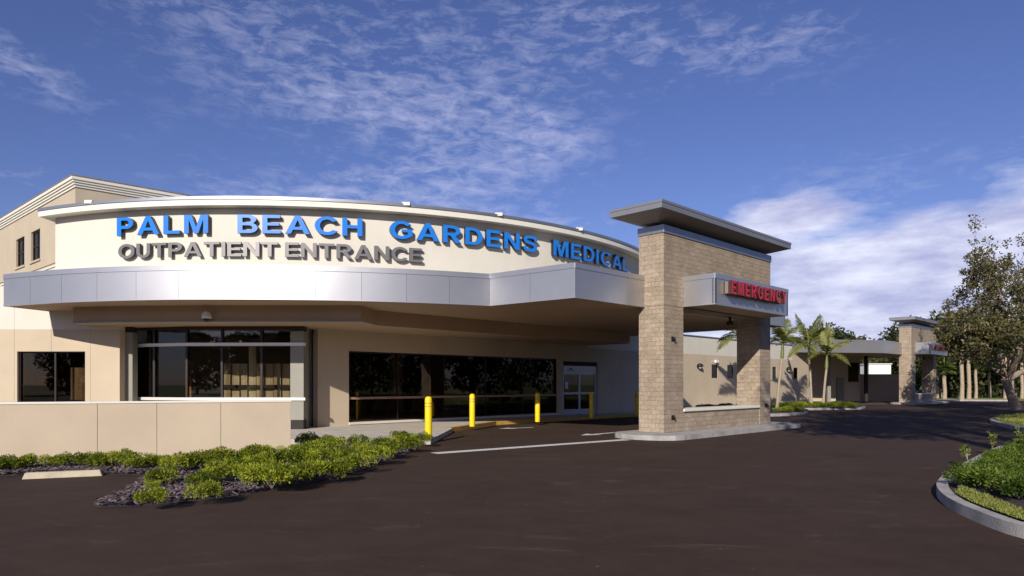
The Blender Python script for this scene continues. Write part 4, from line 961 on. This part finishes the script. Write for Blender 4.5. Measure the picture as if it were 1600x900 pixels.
# kerbed planting islands on the right
def kerb_island(name, outer, z=0.0, width=.16):
    P = [Vector(p[:2]) for p in outer]
    # round the line
    for _ in range(2):
        Q_ = []
        for a, b in zip(P, P[1:]): Q_ += [a.lerp(b, .25), a.lerp(b, .75)]
        P = [P[0]] + Q_ + [P[-1]]
    mb = MB(); nr_ = path_normals([tuple(p) for p in P]); sgn = 1
    mb.wall_strip([tuple(p) for p in P], 0, -width, GZ - .03, z, 0, True)
    o = mb.build(name, M_kerb); o['kind'] = 'structure'; bevel(o, .028, 3)
    return [(p.x - n_[0] * width * .95, p.y - n_[1] * width * .95) for p, n_ in zip(P, nr_)]
def blades(name, ins, x0, x1, y0, y1, n, z, h, m, seed, label, w=.02):
    r = random.Random(seed); mb = MB(); c = 0; t = 0
    while c < n and t < n * 20:
        t += 1; q = Vector((r.uniform(x0, x1), r.uniform(y0, y1)))
        if not ins(q): continue
        d_ = (Vector((0, 0, 1)) + rvec(r) * .7).normalized(); mb.quad_leaf((q.x, q.y, z), d_, rvec(r), h * r.uniform(.5, 1.2), w, 0, r.uniform(.1, .9)); c += 1
    o = mb.build(name, m); o['kind'] = 'stuff'; o['label'] = label; return o
def in_poly(Pr):
    Pr = [Vector(p[:2]) for p in Pr]
    def inside(q):
        c = False
        for a, b in zip(Pr, Pr[1:] + Pr[:1]):
            if (a.y > q.y) != (b.y > q.y) and q.x < (b.x - a.x) * (q.y - a.y) / (b.y - a.y) + a.x: c = not c
        return c
    return inside
# near island (path runs so that the outside lies on its right)
outA = [(24, 24.5), G(1640, 673), G(1600, 684), G(1554, 699), G(1517, 717), G(1483, 735), G(1464, 750), G(1463, 762), G(1482, 779), G(1529, 799), G(1600, 824), (6.4, 6.0), (9.0, 4.9)]
inA = kerb_island('kerb_edge', outA)
polyA = inA + [(24, 5)]
soilA, insA = mound('island_soil', polyA, M_mulch, -.045, .05, .5, 11)
gA = in_poly([p for p in inA if p[1] < 11.2] + [(9, 8.5), (7.35, 10.0), (7.1, 10.9)])
gA2 = in_poly([*[p for p in inA if p[1] < 9.9], (11.5, 6.0), G(1640, 812), G(1590, 797), G(1545, 778), G(1500, 762)])
ground_sheet('grass_strip', [*[(p[0] + .02, p[1] + .02) for p in inA if p[1] < 9.9], (11.5, 6.0), *[tuple(G(*q)[:2]) for q in ((1640, 812), (1590, 797), (1545, 778), (1500, 762))]], .022, M_turf)
blades('grass_edge', gA2, 5, 11, 4.5, 11, 20000, .02, .05, M_grass, 3, 'strip of short grass along the inside of the near kerb', .014)
# spreading hedge on the island, each plant its own
hd = [shrub_mesh(20 + i, .55, .50, 1700, .07, M_hedge) for i in range(3)]
r = random.Random(9); hp = []
hin = in_poly([G(1500, 748, .2), G(1518, 733, .2), G(1552, 716, .2), G(1600, 698, .2), G(1690, 665, .2), G(1750, 800), G(1640, 812), G(1590, 797), G(1545, 778), G(1505, 760)])
t = 0
while len(hp) < 95 and t < 20000:
    t += 1; q = Vector((r.uniform(7, 18), r.uniform(7.5, 21)))
    if q.x / q.y > .82 or not hin(q): continue
    if all((q - o_).length > .40 for o_ in hp): hp.append(q)
for i, q in enumerate(hp):
    o = bpy.data.objects.new('island_shrub', hd[i % 3]); COL.objects.link(o); o.location = (q.x, q.y, .0); o.rotation_euler = (0, 0, r.uniform(0, 6)); k = r.uniform(.55, .72); o.scale = (k, k, k * r.uniform(.75, 1.0))
    lab = 'dark green leafy shrub in the ' + ('nearer' if q.y < 10.5 else 'farther' if q.y > 13.5 else 'middle') + ' part of the near kerbed island planting'
    tag(o, lab, 'shrub', 'dark green shrubs filling the near kerbed island')
hp.sort(key=lambda q: q.y)
# tall stray shoots poking up behind the kerb
for (px, py, h_) in ((1506, 716, .3), (1545, 700, .4), (1590, 690, .4)):
    p = G(px + 6, py + 3); mb = MB()
    for k in range(4):
        a = r.uniform(0, 6.28); tip = Vector((math.cos(a) * .12, math.sin(a) * .12, h_ * r.uniform(.8, 1.1))); mb.tube([(0, 0, 0), tip * .5 + Vector((0, 0, .05)), tip], [.008, .006, .003], 5, 1, False)
        for j in range(16): c = tip * r.uniform(.25, 1.0); mb.quad_leaf(c, (rvec(r) + Vector((0, 0, .5))).normalized(), rvec(r), .09, .04, 0, r.uniform(.3, .9))
    o = mb.build('shoot_plant', [M_hedge, M_bark]); o.location = (p.x, p.y, 0); tag(o, 'thin upright leafy shoot rising beside the curved kerb of the near island', 'plant', 'stray shoots behind the near kerb')

# second island with the oak
outB = [(52, 47), (44, 45.5), (38, 44.5), (33.5, 42), (30.0, 38.0), G(1548, 652), G(1546, 656), G(1560, 660), G(1579, 664), G(1598, 669), (19.5, 23.5), (24, 21.5)]
inB = kerb_island('kerb_edge', outB)
soilB, insB = mound('grass_island', inB + [(52, 24)], M_turf, -.03, .10, 1.6, 12, .03)
blades('island_grass', in_poly(inB), 19, 40, 23, 46, 26000, .03, .14, M_grass, 4, 'rough grass on the kerbed island under the oak', .03)
r = random.Random(31)
for i in range(26):
    q = Vector((r.uniform(21.5, 34), r.uniform(29, 42)))
    if not in_poly([(29, 36.2), (25.8, 32.2), (24.5, 30), (31, 29), (35, 41), (33, 40)])(q): continue
    o = bpy.data.objects.new('island_shrub', hd[i % 3]); COL.objects.link(o); o.location = (q.x, q.y, .05); k = r.uniform(.7, 1.0); o.scale = (k, k, k * .8); tag(o, 'low green plant on the grassy island at the foot of the oak', 'shrub', 'low plants on the oak island')

# small islands with palms before the side wall
def small_island(pts, name='kerbed_bed'):
    P = pts; o = solid(name, [p[:2] for p in P], GZ - .03, 0, M_kerb); bevel(o, .03, 3); cx = sum(p[0] for p in P) / len(P); cy = sum(p[1] for p in P) / len(P)
    inner = [(cx + (p[0] - cx) * .985, cy + (p[1] - cy) * .93) for p in P]
    solid('bed_soil', inner, -.02, .03, M_mulch); return inner
i1 = small_island([G(1200, 651, GZ), G(1235, 650, GZ), G(1257, 647.5, GZ), G(1263, 644.5, GZ), G(1255, 642.5, GZ), G(1200, 642.5, GZ)])
i2 = small_island([G(1205, 641, GZ), G(1242, 641.3, GZ), G(1300, 640.5, GZ), G(1345, 640, GZ), G(1352, 637.5, GZ), G(1335, 635, GZ), G(1235, 633, GZ)])
def strip_hedge(line, n, label, group, size=.9, seed=1, mesh=None):
    r = random.Random(seed)
    for k in range(n):
        t = (k + .5) / n; a = Vector(line[0]); b = Vector(line[1]); p = a.lerp(b, t) + Vector((r.uniform(-.25, .25), r.uniform(-.25, .25)))
        o = bpy.data.objects.new('hedge_shrub', (mesh or shr)[k % 3]); COL.objects.link(o); o.location = (p.x, p.y, .0); o.rotation_euler = (0, 0, r.uniform(0, 6)); s = size * r.uniform(.85, 1.15); o.scale = (s, s, s * .8)
        tag(o, label, 'shrub', group)
strip_hedge((G(1212, 644.5)[:2], G(1250, 642.5)[:2]), 6, 'yellow-green shrub on the small kerbed island just right of the near portico', 'shrubs on the small island', .85, 2)
strip_hedge((G(1215, 637)[:2], G(1340, 637)[:2]), 15, 'yellow-green shrub on the long kerbed island beneath the palms', 'shrubs beneath the palms', .85, 3)
strip_hedge((G(1222, 634.5)[:2], G(1335, 634.5)[:2]), 13, 'low shrub in the back row of the long kerbed island beneath the palms', 'back row of shrubs beneath the palms', .8, 4)
strip_hedge(((10.6, 38.5), (17.5, 44.0)), 14, 'dark low shrub at the foot of the side wall, seen through the portico opening', 'shrubs along the side wall', 1.0, 5, hd)

# ------------------------------------------------------------------ palms
def frond_mesh(seed, L, droop, m, lw=.055, ll=.55):
    r = random.Random(seed); mb = MB(); pts = []
    for i in range(13):
        t = i / 12; pts.append(Vector((L * (t - .10 * t * t * droop), 0, L * (.55 * t - droop * .85 * t * t))))
    mb.tube(pts, [.03 * (1 - .85 * i / 12) for i in range(13)], 5, 0, False, .75)
    for i in range(44):
        t = .13 + .87 * i / 43; k = t * 12; j = min(11, int(k)); p = pts[j].lerp(pts[j + 1], k - j); tang = (pts[j + 1] - pts[j]).normalized()
        l = ll * math.sin(math.pi * min(1, (.18 + t * .88))) ** .6 * r.uniform(.85, 1.1) + .06
        for sy in (-1, 1):
            d_ = (Vector((0, sy, 0)) * 1.0 + tang * .75 + Vector((0, 0, r.uniform(-.30, .28)))).normalized()
            nrm = tang.cross(d_).normalized()
            tip = p + d_ * l * .55; end = p + (d_ + Vector((0, 0, -.35))).normalized() * l
            wv = tang * lw * .5; tn = r.uniform(.2, .9)
            mb.add([p - wv, p + wv, tip + wv, tip - wv, end], [(0, 1, 2, 3), (3, 2, 4)], 0, False, tn)
    return mb.mesh('frond', m)
fr_m = [frond_mesh(1, 2.0, .55, M_palmleaf), frond_mesh(2, 2.2, .9, M_palmleaf), frond_mesh(3, 1.9, .25, M_palmleaf)]
def palm(x, y, h, lean, label, spec, seed, grp='young palms before the side wall'):
    r = random.Random(seed); root = thing('palm_tree', (x, y, 0), label, 'palm tree', grp)
    mb = MB(); H = h - .95; pts = [(lean * (i / 8) ** 1.5 * h * .12, 0, H * i / 8) for i in range(9)]
    mb.tube(pts, [.14, .10, .085, .08, .08, .08, .078, .075, .07], 12); mb.build('trunk', M_palmbark, root, local=True)
    top = Vector(pts[-1]); mb = MB(); mb.tube([top, top + Vector((lean * .03, 0, .45)), top + Vector((lean * .06, 0, .98))], [.115, .10, .05], 12); mb.build('crownshaft', M_shaft, root, local=True)
    c = top + Vector((lean * .06, 0, .9))
    for (a, pitch, k, sc) in spec:
        o = bpy.data.objects.new('frond', fr_m[k]); COL.objects.link(o); o.parent = root; o.location = c; o.rotation_euler = (r.uniform(-.3, .3), -R(pitch), R(a)); o.scale = (sc,) * 3
    return root
sp_a = [(170, 45, 0, 1), (200, 5, 1, 1), (10, 35, 0, 1), (-20, -5, 1, .95), (90, 30, 0, .9), (-90, 10, 1, .9), (130, 60, 2, .8), (45, 55, 2, .85), (-130, 30, 0, .9)]
palm(16.4, 42.2, 4.15, .6, 'slim young palm close against the right side of the near portico', sp_a, 1)
palm(20.97, 47.8, 4.3, -.3, 'tallest young palm with wide arching fronds, left one of the pair on the long island',
     [(150, 50, 2, 1.3), (185, 12, 1, 1.25), (200, -15, 1, 1.0), (25, 42, 2, 1.35), (-10, 10, 1, 1.0), (90, 40, 0, 1), (-100, -10, 1, .9), (-60, 40, 0, .9), (120, 20, 0, .9)], 2)
palm(21.3, 46.7, 3.6, .5, 'shorter bright green palm, right one of the pair on the long island',
     [(40, 62, 2, 1.1), (5, 25, 0, 1.1), (160, 45, 0, .9), (200, 0, 1, .9), (-60, -10, 1, .9), (-120, 20, 0, .8), (90, 60, 2, .9)], 3)
palm(14.3, 41.9, 4.4, -.4, 'palm almost hidden behind the right pier of the near portico',
     [(185, 20, 0, 1.0), (165, 50, 2, .9), (205, -10, 1, 1.0), (10, 30, 0, .9), (80, 50, 2, .9), (-80, 20, 0, .9), (-20, 0, 1, .9), (120, 10, 1, .9)], 4)

# ------------------------------------------------------------------ trees
def tree_skeleton(seed, H, spread, trunk_r, fork, first_dirs, depth=4, up=.25, lenf=.72, start=None):
    r = random.Random(seed); segs = []; tips = []
    def grow(p, d, L, rad, lev):
        pts = [p]; rs = [rad]; n = 4; dd = d.copy()
        for i in range(n):
            dd = (dd + rvec(r) * .22 + Vector((0, 0, up * .25))).normalized(); pts.append(pts[-1] + dd * L / n); rs.append(rad * (1 - .38 * (i + 1) / n))
        segs.append((pts, rs))
        if lev >= 2: tips.extend(pts[2:])
        if lev >= depth: return
        for k in range(3 if lev < 2 else 2 + (r.random() < .5)):
            nd_ = (dd + rvec(r) * .95 + Vector((0, 0, .12))).normalized(); grow(pts[-1] if k < 2 else pts[2], nd_, L * lenf * r.uniform(.85, 1.15), rs[-1] * .72, lev + 1)
    return r, segs, tips, grow
def oak_meshes(seed, trunk_pts, trunk_rs, limbs, L, depth, leaf_per_tip, leaf, clump, m, H_clip=None, zmin=2.2, squash=.75, xsq=False):
    r, segs, tips, grow = tree_skeleton(seed, 0, 0, 0, 0, 0, depth)
    for base, d, rad, l in limbs: grow(Vector(base), Vector(d).normalized(), l, rad, 1)
    sq = lambda p: Vector((p.x * (.42 if p.x < 0 else .9), p.y * .85, 1.9 + (p.z - 1.9) * max(.42, min(.97, .95 + .30 * p.x * .42)) if p.z > 1.9 else p.z)) if xsq else p
    segs = [([sq(p) for p in pts], rs) for pts, rs in segs]; tips = [sq(p) for p in tips]
    mb = MB(); mb.tube(trunk_pts, trunk_rs, 14)
    for pts, rs in segs: mb.tube(pts, [q * .8 for q in rs], 7 if rs[0] > .04 else 5, 0, False)
    lf = MB()
    for tp in tips:
        if tp.z < zmin or (H_clip and tp.z > H_clip) or (xsq and r.random() < .42): continue
        rr = clump * r.uniform(.6, 1.25); tone = r.uniform(-.25, .25)
        for _ in range(int(leaf_per_tip * r.uniform(.6, 1.3))):
            v = rvec(r); p = tp + Vector((v.x, v.y, v.z * squash)) * rr * r.random() ** .45
            lf.quad_leaf(p, (v + rvec(r)).normalized(), rvec(r), leaf * r.uniform(.7, 1.4), leaf * .6, 0, .35 + tone + r.uniform(-.2, .2))
    return mb.mesh('trunk', M_bark), lf.mesh('crown', m)
def put_tree(name, loc, meshes, label, group=None, rz=0, sc=1.0, cat='tree'):
    root = thing(name, loc, label, cat, group, rz)
    for me in meshes:
        o = bpy.data.objects.new(me.name.split('.')[0], me); COL.objects.link(o); o.parent = root; o.scale = (sc,) * 3
    return root
T = Vector((0, 0, 0))
oak = oak_meshes(14, [(.35, 0, -.1), (.15, 0, .5), (-.1, 0, 1.2), (-.35, 0, 1.9)], [.36, .28, .25, .24],
                 [((-.35, 0, 1.75), (-1.0, .2, .62), .15, 3.6), ((-.3, 0, 1.9), (-1.0, -.4, .75), .14, 4.3), ((-.3, 0, 1.9), (-.9, .6, .85), .14, 4.6), ((-.2, 0, 1.9), (.9, .1, .45), .26, 4.2), ((-.3, 0, 1.9), (.25, -.7, .8), .22, 3.8), ((-.3, 0, 1.9), (-.45, .3, 1.0), .22, 4.2), ((-.3, 0, 1.9), (.3, .8, .9), .22, 4.0),
                  ((-.3, 0, 1.9), (.5, -.2, 1.3), .22, 4.6), ((-.3, 0, 1.9), (-.6, -.5, .7), .2, 3.8), ((-.3, 0, 1.9), (.9, .3, 1.1), .22, 4.6)],
                 0, 5, 27, .19, .42, M_oakleaf, zmin=2.6, xsq=True)
put_tree('oak_tree', (32.5, 44.5, .05), oak, 'large spreading oak with sparse brown-green crown and forked pale trunk on the grassy island', 'oaks')
def bushy(seed, H, W, n, leaf, m=M_woodleaf, trunk=.2):
    r = random.Random(seed); tr = MB(); tr.tube([(0, 0, -.2), (.1, 0, H * .35), (0, .1, H * .75)], [trunk, trunk * .8, trunk * .3], 8)
    cl = []
    for k in range(34):
        a = r.uniform(0, 6.283); z = r.uniform(.18, 1.0); q = W * math.sqrt(max(0, 1 - ((z - .5) / .58) ** 2)) * r.uniform(.35, 1.0); c = Vector((math.cos(a) * q, math.sin(a) * q, z * H * .93)); cl.append((c, W * r.uniform(.22, .42), r.uniform(-.25, .25)))
        if k < 12: tr.tube([(0, 0, max(.5, c.z * .5)), c * .7 + Vector((0, 0, c.z * .2)), c], [trunk * .3, trunk * .18, .02], 5, 0, False)
    lf = MB()
    for _ in range(n):
        c, rr, tn = r.choice(cl); v = rvec(r); p = c + v * rr * r.uniform(.7, 1.1); lf.quad_leaf(p, (v + rvec(r) * .8).normalized(), rvec(r), leaf * r.uniform(.7, 1.4), leaf * .65, 0, .35 + tn + r.uniform(-.2, .2))
    return tr.mesh('trunk', M_bark), lf.mesh('crown', m)
bt = [bushy(s, 9, 3.6, 3800, .5) for s in (1, 2, 3)]
# tall trees beside and behind the photographer: their shade crosses the drive and the glass mirrors them
def tall(seed, H, W, n):
    tr, cr = bushy(seed, H * .45, W, n, .34, M_oakleaf)
    for v in cr.vertices: v.co.z += H * .56
    mb = MB(); mb.tube([(0, 0, -.2), (.15, 0, H * .3), (-.1, .1, H * .65), (0, 0, H * .95)], [.38, .3, .24, .08], 10); return mb.mesh('trunk', M_bark), cr
tt = tall(61, 17.5, 4.4, 5200)
for (x, y, rz_) in ((7.6, .8, 0), (12.6, 11.5, 2.0), (20.0, 12.0, 4.0)): put_tree('tall_tree', (x, y, -.15), tt, 'tall tree beside the drive beyond the right edge of the picture', 'tall trees beyond the right edge', rz_)
for k in range(17): put_tree('broadleaf_tree', (-74 + k * 9.5 + (k * 37 % 5), -66 - (k * 53 % 9), -.2), bt[k % 3], 'dark tree in the row behind the photographer mirrored in the glass', 'trees mirrored in the windows', k * .9, 1.2)
for k in range(13): put_tree('broadleaf_tree', (72 + (k * 31 % 9), -58 + k * 7.6, -.2), bt[(k + 1) % 3], 'unseen tree in the far row, added to darken the long window reflection', 'unseen trees added for the long window reflection', k * 1.9, 1.35)  # unseen row, added so the long window reflects dark foliage, not bright sky
for k in range(14): put_tree('broadleaf_tree', (-70 + k * 10.5, -78 - (k * 29 % 6), -.2), bt[(k + 2) % 3], 'unseen tree in the second row behind the photographer, added to darken the reflections', 'second unseen tree row added for the reflections', k * .7, 1.3)  # second unseen row, added to close bright sky gaps in the glass reflections
def atp(px, Y): return ((px - 800) / F_PX * Y, Y)
# crowns showing over the distant canopy
for i, (px, Y, sc) in enumerate([(1290, 100, 1.0), (1322, 112, .95), (1337, 106, .88), (1262, 112, .80), (1362, 118, .86), (1397, 112, .98), (1388, 120, .95)]):
    x, y = atp(px, Y); put_tree('broadleaf_tree', (x, y, -.2), bt[i % 3], 'dark rounded tree whose crown shows above the distant canopy roof', 'trees behind the distant canopy', i * 1.3, sc * 1.13)
# woodland on the right: dense trees behind the trunks of cabbage palms
wl = [(1448, 92), (1470, 84), (1492, 92), (1515, 88), (1540, 96), (1562, 90), (1585, 94), (1608, 88), (1632, 92), (1655, 96), (1482, 104), (1530, 108), (1575, 106), (1620, 108), (1425, 110), (1680, 90)]
for i, (px, Y) in enumerate(wl):
    x, y = atp(px, Y); put_tree('broadleaf_tree', (x, y, -.2), bt[(i + 1) % 3], 'dense dark tree in the wood beyond the grass verge at the right', 'trees of the wood at the right', i * 1.7, 1.0 + .12 * ((i * 7) % 3))
mb = MB(); r = random.Random(77)
for _ in range(26000):
    px = r.uniform(1440, 1760); Y = r.uniform(84, 96); x = (px - 800) / F_PX * Y; zz = r.random() ** 1.2 * 3.6
    mb.quad_leaf((x, Y, zz), rvec(r), rvec(r), .5 * r.uniform(.6, 1.3), .28, 0, r.uniform(-.2, .55))
o = mb.build('undergrowth', M_woodleaf); o['kind'] = 'stuff'; o['label'] = 'dark tangled undergrowth beneath the wood at the right'
def fan_mesh(seed, m):
    r = random.Random(seed); mb = MB()
    for k in range(24):
        d_ = rvec(r, -.5); c = d_ * r.uniform(.3, .5); mb.tube([(0, 0, 0), c], [.03, .02], 4, 0, False, .5); tn = r.uniform(.1, .9)
        e = d_.cross(Vector((0, 0, 1))); e = e.normalized() if e.length > .01 else Vector((1, 0, 0))
        for j in range(-5, 6):
            a = j * .2; dd = (d_ * math.cos(a) + e * math.sin(a) + Vector((0, 0, -.18 * abs(j) * .2))).normalized(); mb.quad_leaf(c, (dd + Vector((0, 0, -.1))).normalized(), d_, r.uniform(.9, 1.25), .14, 0, tn)
    return mb.mesh('crown', m)
fan = fan_mesh(4, M_sabal)
def sabal(px, Y, h, tr_, label, leaf=True):
    x, y = atp(px, Y); root = thing('cabbage_palm', (x, y, -.15), label, 'palm tree', 'cabbage palms at the edge of the wood')
    mb = MB(); mb.tube([(0, 0, 0), (.05, 0, h * .3), (-.05, 0, h * .7), (0, 0, h)], [tr_ * 1.25, tr_, tr_, tr_ * .9], 9); mb.build('trunk', M_palmbark, root, local=True)
    o = bpy.data.objects.new('crown', fan); COL.objects.link(o); o.parent = root; o.location = (0, 0, h + .2); o.rotation_euler = (0, 0, px)
    return root
for px, Y, h, t_, lb in [(1503, 76, 5.9, .20, 'pale straight cabbage palm trunk, left one of the bright pair at the wood edge'), (1514, 77, 5.3, .20, 'leaning cabbage palm trunk, right one of the bright pair at the wood edge'),
                     (1476, 78, 3.2, .2, 'short cabbage palm with bushy head just right of the distant portico'), (1465, 82, 4.0, .14, 'thin cabbage palm partly behind the distant portico sign'), (1525, 80, 4.0, .16, 'dim cabbage palm trunk left of the oak trunk'),
                     (1571, 79, 5.0, .19, 'cabbage palm trunk rising directly behind the oak fork'), (1583, 82, 5.2, .17, 'cabbage palm trunk just right of the oak fork'), (1597, 80, 4.6, .17, 'cabbage palm trunk at the right edge of the picture'), (1546, 84, 3.2, .17, 'short cabbage palm with drooping head left of the oak')]:
    sabal(px, Y, h, t_, lb)
# a tall thin palm crown showing behind the distant portico
sabal(1468, 96, 8.6, .16, 'tall slim cabbage palm whose head shows beside the wing of the distant portico')
# verge
ground_sheet('grass_verge', [(46, 70), (58, 66.5), (90, 62), (140, 80), (140, 140), (40, 140), (43, 84)], GZ + .05, M_turf)
mb = MB(); mb.wall_strip([(46.0, 73.0), (46, 70), (50, 68.8)], .12, -.05, GZ, .02, 0, False); o = mb.build('verge_kerb', M_kerb); o['kind'] = 'structure'
